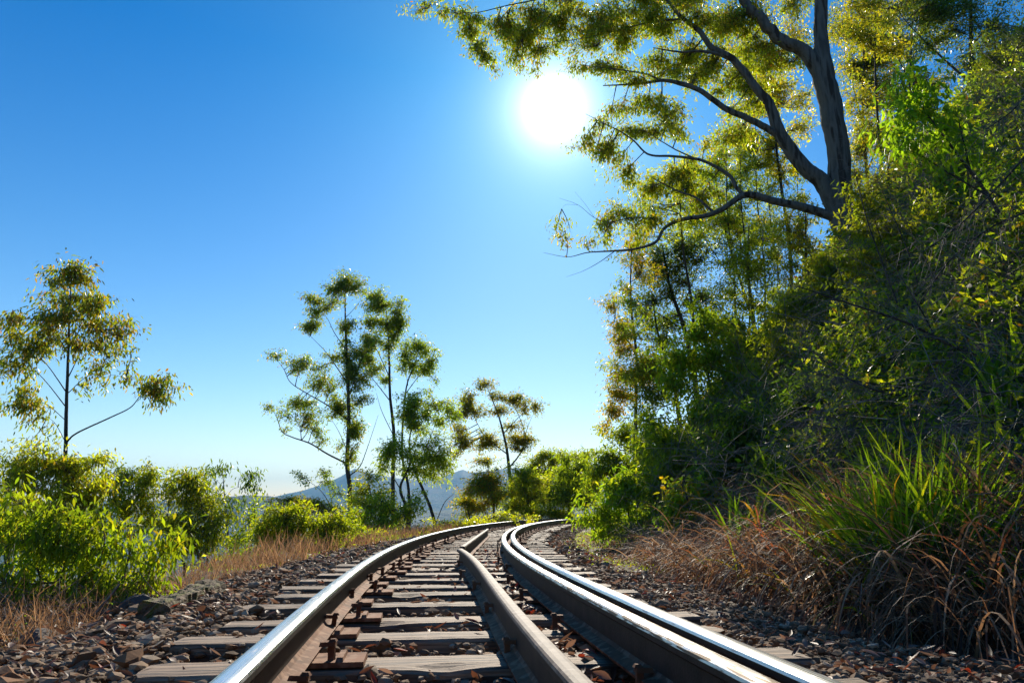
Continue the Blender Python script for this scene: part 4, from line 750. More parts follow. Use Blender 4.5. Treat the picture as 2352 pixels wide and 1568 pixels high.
for lab, Y, x0, y0, x1, y1, cl_, pal, dn in (
    ('yellow-green tree filling the gap under the bent gum limb', 16, 1730, 900, 1720, 520, [(1700, 560, 50, 40), (1760, 540, 50, 40), (1720, 620, 50, 44), (1780, 620, 44, 40), (1660, 600, 44, 40), (1690, 690, 50, 40), (1750, 700, 50, 36)], YELLOW[:2] + OLIVE[:2], 0.5),
    ('yellow-green crown between the two lower gum limbs', 18, 1600, 900, 1560, 420, [(1480, 420, 46, 34), (1540, 400, 50, 36), (1600, 420, 46, 36), (1470, 480, 46, 34), (1540, 470, 50, 36), (1610, 500, 46, 40), (1450, 530, 40, 26), (1520, 530, 50, 30)], YELLOW[:2] + OLIVE[:2], 0.35),
    ('bushy green crown at the outer edge of the bank wood above the pointed bush', 16, 1560, 960, 1500, 700, [(1440, 760, 36, 44), (1490, 820, 44, 44), (1450, 850, 40, 44), (1530, 760, 40, 40), (1470, 900, 44, 40), (1520, 900, 44, 40), (1440, 690, 34, 36), (1470, 950, 40, 36)], OLIVE[:3] + GREEN[:2], 0.5),
    ('golden tree crown just left of the foot of the great gum', 15, 1870, 860, 1850, 480, [(1840, 530, 46, 40), (1880, 580, 44, 40), (1820, 600, 46, 40), (1860, 660, 50, 40), (1800, 520, 40, 36), (1830, 460, 40, 30)], AUTUMN[:3] + YELLOW[:2], 0.6),
    ('dense olive tree right of the great gum trunk at mid height', 14, 2060, 760, 2040, 330, [(2000, 400, 46, 44), (2060, 400, 50, 44), (2020, 330, 46, 40), (2090, 460, 50, 44), (1990, 480, 40, 40), (2080, 340, 46, 40)], OLIVE + YELLOW[:1], 0.6),
    ('brownish crown filling the top of the picture right of the great gum', 17, 2030, 760, 2010, -20, [(1960, 10, 50, 40), (2020, 0, 56, 40), (2090, 10, 56, 40), (1940, 80, 40, 36), (2000, 90, 50, 40), (2060, 120, 50, 36), (1960, 220, 40, 40), (1970, 290, 36, 36)], AUTUMN[:1] + OLIVE[:3], 0.7),
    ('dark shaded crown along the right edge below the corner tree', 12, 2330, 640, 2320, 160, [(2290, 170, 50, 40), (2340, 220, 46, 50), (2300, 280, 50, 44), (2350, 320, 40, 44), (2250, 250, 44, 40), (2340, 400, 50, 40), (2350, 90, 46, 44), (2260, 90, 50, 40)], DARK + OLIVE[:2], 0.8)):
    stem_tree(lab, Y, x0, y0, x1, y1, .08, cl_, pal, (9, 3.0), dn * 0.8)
# bank bushes
bb = 'bushes on the right bank'
def bush(label, Y, stems_, clumps, pal, lpx, dens, **k):
    return plant('bank_bush', label, 'bush', Y, stems_, clumps, pal, lpx, dens, group=bb, **{'near': True, 'mat': M_LEAF_SOFT, **k})
bush('tall bright-topped bush with a pointed crown halfway up the bank', 12, [[(1640, 1010, .05), (1630, 900, .04), (1615, 720, .01)], [(1645, 1000, .03), (1700, 860, .012)], [(1630, 980, .03), (1560, 850, .01)]],
     [(1612, 712, 20, 26), (1592, 758, 42, 32), (1645, 765, 42, 34), (1560, 810, 50, 34), (1620, 830, 66, 42), (1690, 800, 42, 50), (1550, 880, 50, 42), (1640, 900, 66, 50), (1710, 880, 50, 50), (1590, 950, 60, 44), (1670, 980, 60, 40)], YELLOW + FRESH[:2], (12, 4.2), 0.9)
for lab, Y, x, y, pal, dn in (
    ('yellow-topped bush at the skyline gap below the slim stems', 14, 1740, 770, YELLOW[:3], 0.9), ('mid-green bush wedged left of the sloping branches', 13, 1920, 780, GREEN + OLIVE[:1], 0.8),
    ('sunlit shrub under the foot of the great gum', 11, 1960, 640, YELLOW[:2] + AUTUMN[:1], 0.9), ('golden shrub right of the foot of the great gum', 10, 2060, 560, YELLOW[:2] + OLIVE[:2], 0.8),
    ('bright shrub hanging from the top right of the bank', 9, 2210, 440, YELLOW + GREEN[:1], 0.75), ('olive shrub at the right edge halfway up', 7.5, 2320, 560, OLIVE + YELLOW[:1], 0.8),
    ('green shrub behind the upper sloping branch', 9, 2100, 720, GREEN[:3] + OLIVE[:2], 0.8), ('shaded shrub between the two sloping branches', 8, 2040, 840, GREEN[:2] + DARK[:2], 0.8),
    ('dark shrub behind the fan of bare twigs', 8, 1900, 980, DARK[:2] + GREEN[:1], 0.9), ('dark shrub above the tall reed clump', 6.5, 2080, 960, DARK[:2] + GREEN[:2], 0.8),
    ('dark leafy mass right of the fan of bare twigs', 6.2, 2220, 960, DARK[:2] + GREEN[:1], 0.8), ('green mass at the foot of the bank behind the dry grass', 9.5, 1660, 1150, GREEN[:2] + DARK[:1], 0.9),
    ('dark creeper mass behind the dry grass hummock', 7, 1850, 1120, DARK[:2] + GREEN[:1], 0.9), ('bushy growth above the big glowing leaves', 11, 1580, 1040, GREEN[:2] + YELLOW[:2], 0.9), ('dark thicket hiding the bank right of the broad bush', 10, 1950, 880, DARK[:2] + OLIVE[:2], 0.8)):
    m_ = 1.0 if Y > 8 else 1.15
    bush(lab, Y, [[(x + 20, y + 170, .03), (x + 10, y + 60, .022), (x, y - 40, .008)], [(x + 20, y + 120, .02), (x - 40, y, .008)]],
         [(x + RNG.uniform(-75, 75) * m_, y + RNG.uniform(-70, 70) * m_, RNG.uniform(34, 56), RNG.uniform(24, 40)) for _ in range(8)], pal, (105 / Y + 3, 34 / Y + 1), dn)
bush('broad yellow-green bush right of the pointed bush on the bank', 10.5, [[(1810, 980, .04), (1800, 880, .03), (1790, 790, .01)], [(1815, 960, .03), (1860, 850, .01)]],
     [(1765, 768, 30, 16), (1800, 790, 40, 22), (1850, 785, 46, 22), (1790, 825, 46, 28), (1850, 840, 56, 30), (1800, 880, 50, 34), (1870, 890, 50, 34), (1900, 820, 40, 30), (1760, 850, 30, 30)], YELLOW, (13, 4.2), 0.85)
bush('bushy green slope shrub at the outer foot of the bank near the skyline', 20, [[(1400, 1130, .04), (1410, 1080, .03), (1430, 1010, .01)]],
     [(1430, 1000, 44, 22), (1400, 1040, 40, 26), (1470, 1010, 50, 30), (1370, 1075, 30, 20), (1420, 1085, 50, 30), (1490, 1070, 40, 30), (1350, 1110, 26, 22)], YELLOW[:3] + GREEN[:2], (8, 2.8), 0.95)
bush('sunlit arching shrub with long leaves in the middle of the bank foot', 12, [[(1540, 1160, .035), (1530, 1080, .03), (1510, 990, .01)], [(1545, 1150, .03), (1580, 1050, .01)]],
     [(1500, 975, 42, 28), (1550, 990, 46, 32), (1480, 1030, 46, 36), (1545, 1050, 56, 40), (1600, 1020, 46, 42), (1490, 1090, 46, 34), (1560, 1110, 56, 36), (1610, 1090, 42, 44)], YELLOW[:3] + FRESH[:1], (12, 3.6), 0.95)
bush('vivid yellow-green bush at the track edge where the rails disappear', 11, [[(1450, 1215, .03), (1440, 1160, .025), (1430, 1100, .01)], [(1400, 1225, .02), (1390, 1190, .01)], [(1500, 1215, .02), (1510, 1150, .01)]],
     [(1400, 1120, 36, 24), (1440, 1100, 40, 26), (1380, 1155, 36, 24), (1440, 1150, 46, 30), (1495, 1130, 42, 30), (1350, 1190, 34, 18), (1400, 1195, 46, 22), (1460, 1190, 46, 24), (1520, 1180, 40, 26), (1370, 1220, 30, 12), (1430, 1230, 30, 14)], FRESH + YELLOW[:2], (11, 4.0), 0.95)
bush('broad-leaved bush with glowing yellow leaves above the dry grass', 9, [[(1590, 1215, .03), (1580, 1150, .025), (1560, 1100, .01)]],
     [(1545, 1120, 30, 22), (1590, 1110, 36, 26), (1560, 1155, 40, 26), (1610, 1160, 36, 30), (1530, 1180, 30, 20), (1640, 1120, 34, 34)], FRESH + AUTUMN[1:2], (14, 6.5), 0.8)
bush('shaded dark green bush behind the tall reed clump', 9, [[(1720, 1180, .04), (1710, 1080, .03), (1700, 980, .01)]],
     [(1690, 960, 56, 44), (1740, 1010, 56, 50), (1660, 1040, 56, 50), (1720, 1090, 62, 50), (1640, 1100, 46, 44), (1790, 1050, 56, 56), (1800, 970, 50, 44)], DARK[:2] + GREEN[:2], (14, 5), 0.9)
bush('soft-leaved light green bush overhanging the bank at upper right', 6.4, [[(2330, 560, .04), (2270, 450, .03), (2180, 330, .02), (2100, 220, .006)], [(2270, 450, .02), (2150, 380, .01), (2060, 320, .005)], [(2230, 400, .02), (2200, 270, .01)]],
     [(2065, 165, 34, 20), (2115, 160, 34, 20), (2070, 205, 34, 22), (2130, 210, 50, 32), (2050, 250, 36, 26), (2105, 260, 50, 34), (2170, 280, 50, 40), (2030, 290, 34, 22), (2090, 320, 50, 26), (2150, 350, 46, 24), (2050, 330, 24, 14), (2230, 340, 50, 34), (2290, 380, 46, 34), (2200, 240, 34, 26), (2110, 375, 30, 10)], FRESH, (26, 7.5), 0.72, per=6, hang=1.3)
bush('sprawling sunlit shrub right of the leaning trunk, below the soft-leaved bush', 9, [[(2080, 720, .04), (2040, 600, .03), (2000, 480, .01)], [(2050, 640, .03), (2100, 520, .01)]],
     [(1970, 440, 34, 34), (2010, 480, 44, 34), (1960, 520, 40, 34), (2050, 530, 50, 40), (2000, 590, 56, 40), (2080, 600, 56, 40), (1950, 610, 36, 34), (2120, 540, 40, 34), (2030, 660, 60, 40)], YELLOW[:3] + AUTUMN[:1] + OLIVE[:1], (13, 4.4), 0.85)
bush('dense olive shrub in the middle of the upper right bank', 8, [[(2240, 820, .04), (2200, 680, .03), (2170, 560, .01)]],
     [(2150, 480, 50, 40), (2210, 520, 56, 44), (2160, 590, 56, 44), (2240, 620, 56, 50), (2170, 680, 56, 44), (2290, 500, 50, 50), (2250, 440, 50, 34)], OLIVE[:3] + YELLOW[:3], (14, 4.6), 0.8)
bush('dark leafy shrub at the right edge of the picture', 6, [[(2360, 900, .04), (2330, 780, .03), (2310, 680, .01)]],
     [(2310, 660, 56, 50), (2350, 740, 56, 56), (2290, 760, 50, 50), (2330, 850, 60, 50), (2270, 850, 50, 44)], DARK[:1] + OLIVE[:2] + GREEN[:2], (17, 5.4), 0.7)
bush('shaded shrub low on the steep part of the right bank', 7, [[(2130, 960, .03), (2110, 880, .025), (2090, 790, .01)]],
     [(2080, 780, 50, 40), (2140, 820, 56, 40), (2060, 850, 56, 36), (2140, 890, 56, 34), (1990, 800, 50, 40), (1990, 880, 50, 30)], GREEN[:2] + DARK[:1] + OLIVE[:2], (15, 5), 0.7)
bush('sunlit olive shrub behind the sloping dead branches', 11, [[(1950, 820, .04), (1930, 740, .03), (1900, 660, .01)]],
     [(1880, 680, 50, 40), (1940, 690, 50, 40), (1870, 740, 50, 34), (1950, 760, 56, 34), (1820, 700, 40, 36), (2000, 720, 40, 34), (1780, 720, 30, 30)], YELLOW[:3] + OLIVE[:2], (12, 4), 0.85)
bush('small fresh green bush in the lower right corner', 3.4, [[(2330, 1470, .010), (2320, 1390, .008), (2300, 1320, .003)], [(2345, 1450, .008), (2350, 1350, .004)], [(2320, 1400, .006), (2270, 1350, .003), (2235, 1320, .002)]],
     [(2300, 1300, 24, 16), (2340, 1270, 20, 20), (2330, 1320, 30, 20), (2250, 1325, 24, 9), (2290, 1350, 28, 14), (2350, 1360, 24, 26), (2320, 1390, 26, 14), (2220, 1320, 10, 6)], FRESH, (20, 6), 0.6, per=5)
bush('leafy green herb patch right of the tall reed clump', 4.6, [[(2300, 1330, .02), (2290, 1230, .015), (2280, 1130, .006)]],
     [(2270, 1090, 50, 34), (2330, 1110, 46, 40), (2250, 1150, 40, 34), (2310, 1190, 56, 40), (2260, 1240, 46, 34), (2330, 1260, 40, 30), (2240, 1040, 44, 34), (2320, 1030, 50, 40)], GREEN[:2] + DARK[:1], (16, 7), 0.55)

# ------------------------------------------------------------------ undergrowth sheet on the bank and slope
def undergrowth(name, label, n, s0_, s1_, d0, d1, hmax, pal, L, W, mat, pw=1.0, seg=2, droop=0.1, stemmy=True):
    s = s0_ + (s1_ - s0_) * RNG.random(n) ** pw; d = d0 + (d1 - d0) * RNG.random(n); p = on_track(s, 0.0); a = np.interp(s, SS, AA); p[:, 0] += d * np.cos(a); p[:, 1] -= d * np.sin(a)
    g = terrain(p[:, 0], p[:, 1]); patch = np.clip(0.5 + 0.5 * wob(p[:, 0], p[:, 1], 1.3), 0.12, 1)
    edge = np.clip((np.abs(d) - min(abs(d0), abs(d1))) / 0.8, 0.25, 1)
    p[:, 2] = g + RNG.random(n) * hmax * patch * edge
    sc = RNG.uniform(0.7, 1.4, n) * (1 + 0.02 * s); D = unit(rand_dirs(n) + np.array([0, 0, -droop])); S = rand_dirs(n)
    V, Qt, pv = ribbons(p, D, S, L * sc, W * sc, [0.1, 1.0, 0.04], seg, bend=RNG.uniform(0, .4, n))
    base = pal_pick(pal, n) * RNG.uniform(0.7, 1.25, (n, 1))
    return tag(mesh_obj(name, V, Qt, mat, col=np.repeat(base, pv, 0)), label, 'undergrowth', kind='stuff')
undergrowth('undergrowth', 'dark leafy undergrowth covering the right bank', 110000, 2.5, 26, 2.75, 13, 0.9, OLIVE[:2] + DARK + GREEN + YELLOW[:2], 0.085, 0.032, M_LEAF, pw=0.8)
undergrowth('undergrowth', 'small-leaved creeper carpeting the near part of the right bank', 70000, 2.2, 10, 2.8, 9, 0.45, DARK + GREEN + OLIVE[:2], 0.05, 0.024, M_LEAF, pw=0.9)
undergrowth('undergrowth', 'leafy undergrowth on the far part of the right bank', 40000, 22, 70, 2.4, 16, 1.5, OLIVE + GREEN + YELLOW[:1], 0.13, 0.05, M_LEAF)
undergrowth('verge_weeds', 'small bright green weeds dotted along the verges', 8000, 1.2, 40, -2.9, -1.6, 0.09, YELLOW + FRESH, 0.030, 0.010, M_LEAF_SOFT, pw=1.3)
undergrowth('verge_weeds', 'green weeds on the left verge round the bend', 16000, 14, 62, -3.6, -2.0, 0.42, YELLOW + GREEN, 0.06, 0.022, M_LEAF_SOFT, pw=1.0)
undergrowth('verge_weeds', 'low yellow-green weeds right of the track near the bend', 5000, 7, 20, 1.35, 2.4, 0.07, YELLOW, 0.03, 0.012, M_LEAF_SOFT)
undergrowth('slope_scrub', 'green scrub on the slope falling away left of the track', 40000, 4, 60, -12, -3.2, 0.9, OLIVE + GREEN, 0.08, 0.028, M_LEAF, pw=1.1)

# ------------------------------------------------------------------ grasses
def blades(n, base_fn, hgt, W, lean, pal, bend, seg=7, up=1.0, spin=None):
    P = base_fn(n); yaw = RNG.uniform(0, 6.28, n) if spin is None else RNG.normal(spin[0], spin[1], n)
    D = unit(np.stack([np.sin(yaw) * lean, np.cos(yaw) * lean, np.full(n, up)], -1) + RNG.normal(0, 0.12, (n, 3)))
    S = unit(np.cross(D, np.array([0, 0, 1.0])) + RNG.normal(0, 0.25, (n, 3)))
    L = hgt * np.exp(np.clip(RNG.normal(0, 0.24, n), -0.6, 0.38)); base = pal_pick(pal, n) * RNG.uniform(0.7, 1.25, (n, 1))
    V, Qt, pv = ribbons(P, D, S, L, W * np.exp(RNG.normal(0, 0.2, n)), [0.7, 1.0, 0.95, 0.8, 0.5, 0.05], seg, bend=RNG.uniform(*bend, n))
    return V, Qt, np.repeat(base, pv, 0)
DRYP = [(0.26, 0.17, 0.105, 4), (0.16, 0.095, 0.058, 3), (0.38, 0.28, 0.19, 2.5), (0.27, 0.10, 0.05, 1.1), (0.08, 0.05, 0.035, 3)]
TANP = [(0.27, 0.19, 0.125, 4), (0.18, 0.12, 0.08, 3), (0.36, 0.26, 0.17, 2), (0.13, 0.085, 0.05, 2)]
REED = [(0.12, 0.20, 0.012, 5), (0.18, 0.25, 0.014, 4), (0.26, 0.26, 0.014, 1.6), (0.05, 0.10, 0.012, 2), (0.30, 0.15, 0.02, 0.35)]
def disc(cx, cy, r, ry=None):
    def f(n):
        a = RNG.uniform(0, 6.28, n); q = np.sqrt(RNG.random(n)); x = cx + r * q * np.cos(a); y = cy + (ry or r) * q * np.sin(a)
        return np.stack([x, y, terrain(x, y) - 0.01], -1)
    return f
def clump_obj(name, label, cx, cy, sets, mat, group=None, cat='grass clump'):
    b = Bag()
    for st in sets: b.add(*blades(**st))
    g = th(cx, cy); o = b.build(name, mat, None, origin=(cx, cy, g)); o.location = (cx, cy, g)
    return tag(o, label, cat, group)
def gp(px, py):   # ground point under a reference pixel by marching
    for Y in np.arange(1.2, 40, 0.03):
        p = at(px, py, Y)
        if p[2] < th(p[0], p[1]): return p
    return p
gx, gy = 2.42, 4.2
clump_obj('reed_clump', 'tall bright green reed grass clump standing on the right bank', gx, gy,
          [dict(n=1000, base_fn=disc(gx, gy, 0.36), hgt=0.72, W=0.019, lean=0.40, pal=REED, bend=(0.15, 0.75)), dict(n=120, base_fn=disc(gx, gy, 0.3), hgt=0.80, W=0.018, lean=0.22, pal=REED, bend=(0.02, 0.3)),
           dict(n=60, base_fn=disc(gx - .1, gy, 0.3), hgt=0.85, W=0.016, lean=0.7, pal=REED, bend=(0.05, 0.35), spin=(-1.45, 0.35))], M_GRASS, 'grass clumps on the right bank')
for (px, py, n, h, lab) in ((1745, 1275, 70, 130, 'small shaded reed clump at the left end of the dry grass'), (1990, 1190, 50, 130, 'thin reed clump behind the tall green one'), (2330, 900, 70, 130, 'reed clump half in shade at the right edge'), (2180, 560, 60, 110, 'reed grass tuft among the twigs high on the bank')):
    q = gp(px, py); clump_obj('reed_clump', lab, q[0], q[1], [dict(n=n, base_fn=disc(q[0], q[1], 0.045 * q[1]), hgt=h * q[1] / F, W=9 * q[1] / F, lean=0.3, pal=REED, bend=(0.05, 0.5))], M_GRASS, 'grass clumps on the right bank')
b = Bag()
def along(s0_, s1_, d0, d1, pw=1.3):
    def f(n):
        s = s0_ + (s1_ - s0_) * RNG.random(n) ** pw; d = RNG.uniform(d0, d1, n); p = on_track(s, 0.0); a = np.interp(s, SS, AA); p[:, 0] += d * np.cos(a); p[:, 1] -= d * np.sin(a)
        p[:, 2] = terrain(p[:, 0], p[:, 1]) - 0.01; return p
    return f
b.add(*blades(4600, along(2.7, 8.5, 2.05, 3.4), 0.66, 0.0085, 0.5, DRYP, (0.5, 1.7), seg=9, spin=(-1.5, 1.5)))
b.add(*blades(1100, along(2.9, 5.8, 2.2, 3.2), 0.85, 0.013, 0.4, DRYP, (0.5, 1.3), seg=10, spin=(-1.6, 1.2)))
b.add(*blades(1400, along(7, 16, 1.9, 3.0), 0.45, 0.008, 0.8, DRYP, (0.4, 1.4), spin=(-1.5, 1.2)))
b.add(*blades(160, along(3.4, 6.5, 2.1, 2.9), 0.5, 0.013, 0.8, REED + AUTUMN[1:2], (0.3, 1.0), spin=(-1.6, 0.8)))
tag(b.build('dry_grass', M_DRY), 'arching dry brown grass along the foot of the right bank', 'dry grass', kind='stuff')
b = Bag()
b.add(*blades(3000, along(1.2, 6, -2.3, -1.5), 0.07, 0.0025, 0.8, TANP, (0.0, 0.9), seg=4))
b.add(*blades(5200, along(1.2, 4.6, -3.3, -1.75), 0.15, 0.0024, 0.6, TANP, (0.0, 0.9), seg=4))
b.add(*blades(3200, along(3.5, 9, -2.8, -1.85), 0.20, 0.0035, 0.45, TANP, (0.0, 0.6), seg=4))
b.add(*blades(3800, along(8, 26, -2.9, -1.9), 0.28, 0.007, 0.4, TANP, (0.0, 0.5), seg=4))
tag(b.build('dry_grass', M_DRY), 'short tan dry grass tufts on the left verge', 'dry grass', kind='stuff')

# ------------------------------------------------------------------ bare branches, vines
def dead_branch(label, Y, lims, nt_=60, fan=0.5, mat=None, group='bare branches on the right bank', ln=60, down=0.3):
    tb = Bag(); m = Y / F; org = at(lims[0][0][0], lims[0][0][1], Y); t = empty('bare_branch', org, label, 'branch', group); tw = Bag()
    for lim in lims:
        P = catmull([at(l[0], l[1], Y + (l[3] if len(l) > 3 else 0)) for l in lim], 14); R = np.interp(np.linspace(0, 1, 14), np.linspace(0, 1, len(lim)), [l[2] for l in lim])
        V, Qt = tubes(P[None], R[None], 6); tb.add(V, Qt)
        k = RNG.integers(2, 14, nt_); src = P[k]; dr = unit(np.gradient(P, axis=0))[k]
        D = unit(dr * 0.8 + rand_dirs(nt_) * fan + np.array([0, 0, -down])); L = ln * m * RNG.uniform(0.4, 1.5, (nt_, 1))
        e = src + D * L; md = src + D * L * 0.5 + RNG.normal(0, 0.08, (nt_, 3)) * L; e[:, 2] -= (L[:, 0] * down * 0.5)
        V, Qt = tubes(np.stack([src, md, e], 1), np.tile([R.min() * 0.8, R.min() * 0.55, R.min() * 0.3], (nt_, 1)), 3); tw.add(V, Qt)
    tb.build('stem', mat or M_BARK, t, smooth=True, origin=org); tw.build('twigs', M_DEADWOOD, t, smooth=True, origin=org); return t
dead_branch('long dark bare branch sloping across the right bank, upper of two', 5.5, [[(2352, 860, .016), (2200, 800, .013), (2080, 740, .011), (1960, 700, .008), (1840, 660, .004)], [(2150, 780, .008), (2120, 720, .006), (2060, 620, .003)]], 40)
dead_branch('dark bare branch drooping left across the bank, lower of two', 6, [[(2330, 890, .015), (2180, 910, .012), (2050, 905, .010), (1950, 870, .007), (1860, 800, .003)], [(2180, 910, .009), (2080, 960, .006), (1950, 985, .004), (1840, 970, .002)]], 80, ln=80)
dead_branch('fan of pale bare twigs hanging left of the shaded shrub', 6.5, [[(2200, 930, .010), (2100, 940, .008), (1980, 945, .005), (1870, 960, .003)], [(2120, 900, .008), (2000, 880, .006), (1890, 860, .003)], [(2180, 890, .008), (2050, 930, .005), (1900, 1000, .0025)], [(2150, 950, .008), (2040, 990, .004), (1930, 1030, .002)]], 110, ln=90, fan=0.35, down=0.35)
dead_branch('tangle of bare twigs above the dry grass at right', 4.6, [[(2370, 1000, .008), (2280, 970, .006), (2180, 980, .003)], [(2370, 920, .008), (2260, 900, .006), (2150, 870, .003)], [(2360, 1060, .006), (2280, 1080, .004), (2230, 1130, .002)]], 70, ln=70, fan=0.8)
dead_branch('dark bare twigs crossing the upper right edge of the picture', 5.6, [[(2380, 330, .012), (2300, 420, .008), (2200, 520, .006), (2090, 600, .003)], [(2380, 480, .010), (2280, 520, .007), (2180, 600, .005), (2110, 700, .003)], [(2380, 620, .010), (2300, 600, .007), (2220, 640, .004), (2140, 640, .002)], [(2380, 180, .010), (2330, 250, .006), (2260, 300, .003)]], 90, ln=80, fan=0.8)
dead_branch('thin upright bare stems in front of the sunlit shrub', 7.5, [[(2100, 800, .012), (2040, 640, .009), (1990, 500, .006), (1960, 380, .003)], [(2130, 780, .010), (2100, 620, .008), (2040, 470, .004), (2010, 400, .002)]], 50, ln=60, fan=0.6)
dead_branch('grey leafless shrub stem arching over the pointed bush', 10.5, [[(1780, 940, .010), (1700, 930, .008), (1640, 960, .005), (1580, 1000, .003)], [(1790, 900, .010), (1720, 850, .006), (1690, 780, .003)]], 50, ln=50)
# vine and twig tangle
def tangle(name, label, n, fn, L, r, bendz=0.3, mat=None):
    P = fn(n); D = rand_dirs(n); D[:, 2] = np.abs(D[:, 2]) * 0.6; Ls = L * RNG.uniform(0.4, 1.6, (n, 1)); a = RNG.normal(0, 0.28, (n, 3)) * Ls
    pts = np.stack([P, P + D * Ls * .35 + a * .4, P + D * Ls * .7 + a, P + D * Ls + a * 1.2 - np.array([0, 0, bendz]) * Ls], 1)
    R = (r * np.exp(RNG.normal(0, 0.3, n)))[:, None] * np.array([1, .8, .6, .35])
    V, Qt = tubes(pts, R, 3); return tag(mesh_obj(name, V, Qt, mat or M_DEADWOOD, smooth=True), label, 'twigs', kind='stuff')
def bankpts(s0_, s1_, d0, d1, h0, h1):
    def f(n):
        p = along(s0_, s1_, d0, d1, 1.0)(n); p[:, 2] += RNG.uniform(h0, h1, n); return p
    return f
tangle('twig_tangle', 'fine grey dead twigs tangled through the right bank vegetation', 4500, bankpts(3.0, 13, 2.6, 9.0, 0.1, 1.2), 0.6, 0.0028)
tangle('twig_tangle', 'dark thin twigs among the undergrowth at the foot of the bank', 2500, bankpts(3.0, 12, 2.1, 3.4, 0.0, 0.3), 0.35, 0.002)
tangle('twig_tangle', 'pale dead twigs lying over the left verge', 240, bankpts(1.6, 5.0, -3.2, -2.1, 0.0, 0.10), 0.30, 0.0026)

# ------------------------------------------------------------------ rocks and old timber at the left verge
def rock(label, px, py, z, size, sy=1.0, sz=0.7, seed=0):
    import bmesh
    bm = bmesh.new(); bmesh.ops.create_icosphere(bm, subdivisions=3, radius=1.0); r = np.random.default_rng(seed); K = r.normal(size=(7, 3)) * 1.8; ph = r.uniform(0, 6.28, 7); cuts = unit(r.normal(size=(9, 3)))
    for v in bm.verts:
        p = np.array(v.co)
        for cu in cuts:
            e = p @ cu - 0.72
            if e > 0: p = p - cu * e * 0.9
        p = p * (1 + 0.05 * sum(math.sin(K[i] @ p * 1.6 + ph[i]) for i in range(7)) / 2)
        v.co = (p[0] * size, p[1] * size * sy, p[2] * size * sz)
    me = bpy.data.meshes.new('rock'); bm.to_mesh(me); bm.free(); me.materials.append(M_ROCK); o = bpy.data.objects.new('rock', me); COL.objects.link(o)
    q = on_plane(px, py, z); o.location = (q[0], q[1], th(q[0], q[1]) + size * sz * 0.35); o.rotation_euler = (0, 0, seed * 1.3); return tag(o, label, 'rock', 'rocks on the left verge')
rock('large rough grey rock cut off by the bottom left corner', 30, 1550, -0.15, 0.10, 1.0, 0.6, 1)
rock('flat lichen-edged rock among the dry grass at far left', 85, 1490, -0.15, 0.115, 0.8, 0.5, 2)
rock('upright brown stone block beside the mossy timber', 312, 1432, -0.15, 0.10, 0.75, 0.95, 3)
rock('low flat stone in front of the foreground bush', 215, 1425, -0.15, 0.10, 0.9, 0.4, 4)
for i, (px, py, sz_) in enumerate(((640, 1405, .045), (455, 1440, .05), (560, 1395, .05))):
    rock(('dark fist-sized stone lying by the sleeper ends', 'rounded stone on the ballast shoulder nearest the mossy timber', 'dark stone resting on the ballast above the fourth sleeper end')[i], px, py, -0.1, sz_, .9, .75, 7 + i)
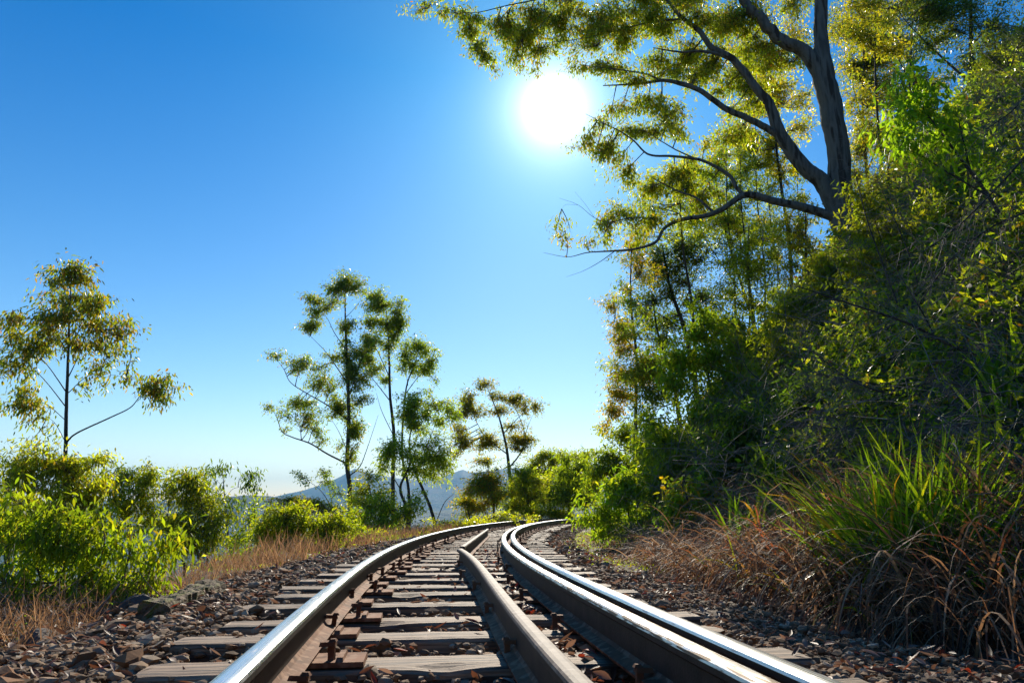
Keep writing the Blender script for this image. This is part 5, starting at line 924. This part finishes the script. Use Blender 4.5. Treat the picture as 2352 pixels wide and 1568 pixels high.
def old_timber(label, a, b_, w_, h, seed):
    A, B_ = on_plane(*a, -0.05), on_plane(*b_, -0.05); Lh = np.linalg.norm(B_ - A); r = np.random.default_rng(seed); nx = 40; sec = [(-.5, -1), (-.55, -.5), (-.5, 0), (-.3, .12), (0, .05), (.3, .1), (.5, 0), (.5, -.5), (.45, -1)]
    xs = np.linspace(0, Lh, nx); V = np.zeros((nx, 9, 3))
    for j, (y, z) in enumerate(sec):
        V[:, j, 0] = xs; V[:, j, 1] = y * w_ + r.normal(0, .006, nx); V[:, j, 2] = z * h + r.normal(0, .006, nx) - 0.012 * np.sin(xs * 5 + j)
    i, j = np.meshgrid(np.arange(nx - 1), np.arange(9), indexing='ij'); a1 = i * 9 + j; b1 = i * 9 + (j + 1) % 9; Qr = np.stack([a1, a1 + 9, b1 + 9, b1], -1).reshape(-1, 4)
    caps = [[k * 9 + q, k * 9 + q + 1, k * 9 + 7 - q, k * 9 + 8 - q] for k in (0, nx - 1) for q in range(3)] + [[k * 9 + 3, k * 9 + 4, k * 9 + 5, k * 9 + 5] for k in ()]
    o = mesh_obj('old_timber', V.reshape(-1, 3), np.concatenate([Qr, np.array(caps)]), M_MOSSWOOD, smooth=False)
    o.location = (A[0], A[1], th((A[0] + B_[0]) / 2, (A[1] + B_[1]) / 2) + h * 0.8); o.rotation_euler = (0, 0, math.atan2(B_[1] - A[1], B_[0] - A[0])); return tag(o, label, 'old timber')
old_timber('rotting mossy timber beam lying along the left verge', (352, 1412), (492, 1352), 0.16, 0.12, 5)
def stick(label, pts, Y, r):
    P = catmull([at(px, py, Y + dy) for px, py, dy in pts], 12); R = np.linspace(r, r * 0.4, 12) ; V, Qt = tubes(P[None], R[None], 6)
    o = mesh_obj('fallen_stick', V - P[0], Qt, M_DEADWOOD, smooth=True); o.location = tuple(P[0]); return tag(o, label, 'stick', 'dead sticks on the left verge')
stick('long thin pale stick pointing right over the ballast edge', [(347, 1408, 0), (380, 1395, 0.1), (430, 1382, .2), (455, 1377, .25)], 4.0, .004)
stick('bent pale twig leaning in front of the mossy timber', [(408, 1394, 0), (370, 1368, .1), (340, 1340, .1), (310, 1300, .1)], 4.3, .0045)
stick('thick rusty brown stick leaning left of the upright stone', [(205, 1425, 0), (240, 1385, 0), (275, 1340, .05)], 4.0, .012)
stick('short curved white stick behind the upright stone', [(340, 1410, 0), (346, 1385, 0), (340, 1360, .05)], 4.1, .005)

# ------------------------------------------------------------------ haze
import bmesh
bm = bmesh.new(); bmesh.ops.create_cube(bm, size=1.0); me = bpy.data.meshes.new('haze')
zlo, zhi = float(Vg[:, 2].min()) - 1.0, float(max(Vg[:, 2].max(), 30)) + 8.0
for v in bm.verts: v.co = (v.co.x * 14600, v.co.y * 14600, zlo if v.co.z < 0 else zhi)
bm.to_mesh(me); bm.free(); hz = bpy.data.objects.new('haze', me); COL.objects.link(hz); tag(hz, 'thin blue haze over the valley', 'haze', kind='stuff')
m, t, o = new_mat('haze'); pv = t.nodes.new('ShaderNodeVolumePrincipled'); pv.inputs['Color'].default_value = (0.22, 0.60, 1.0, 1); pv.inputs['Density'].default_value = 0.00016; pv.inputs['Anisotropy'].default_value = 0.0
t.links.new(pv.outputs[0], o.inputs['Volume']); me.materials.append(m)
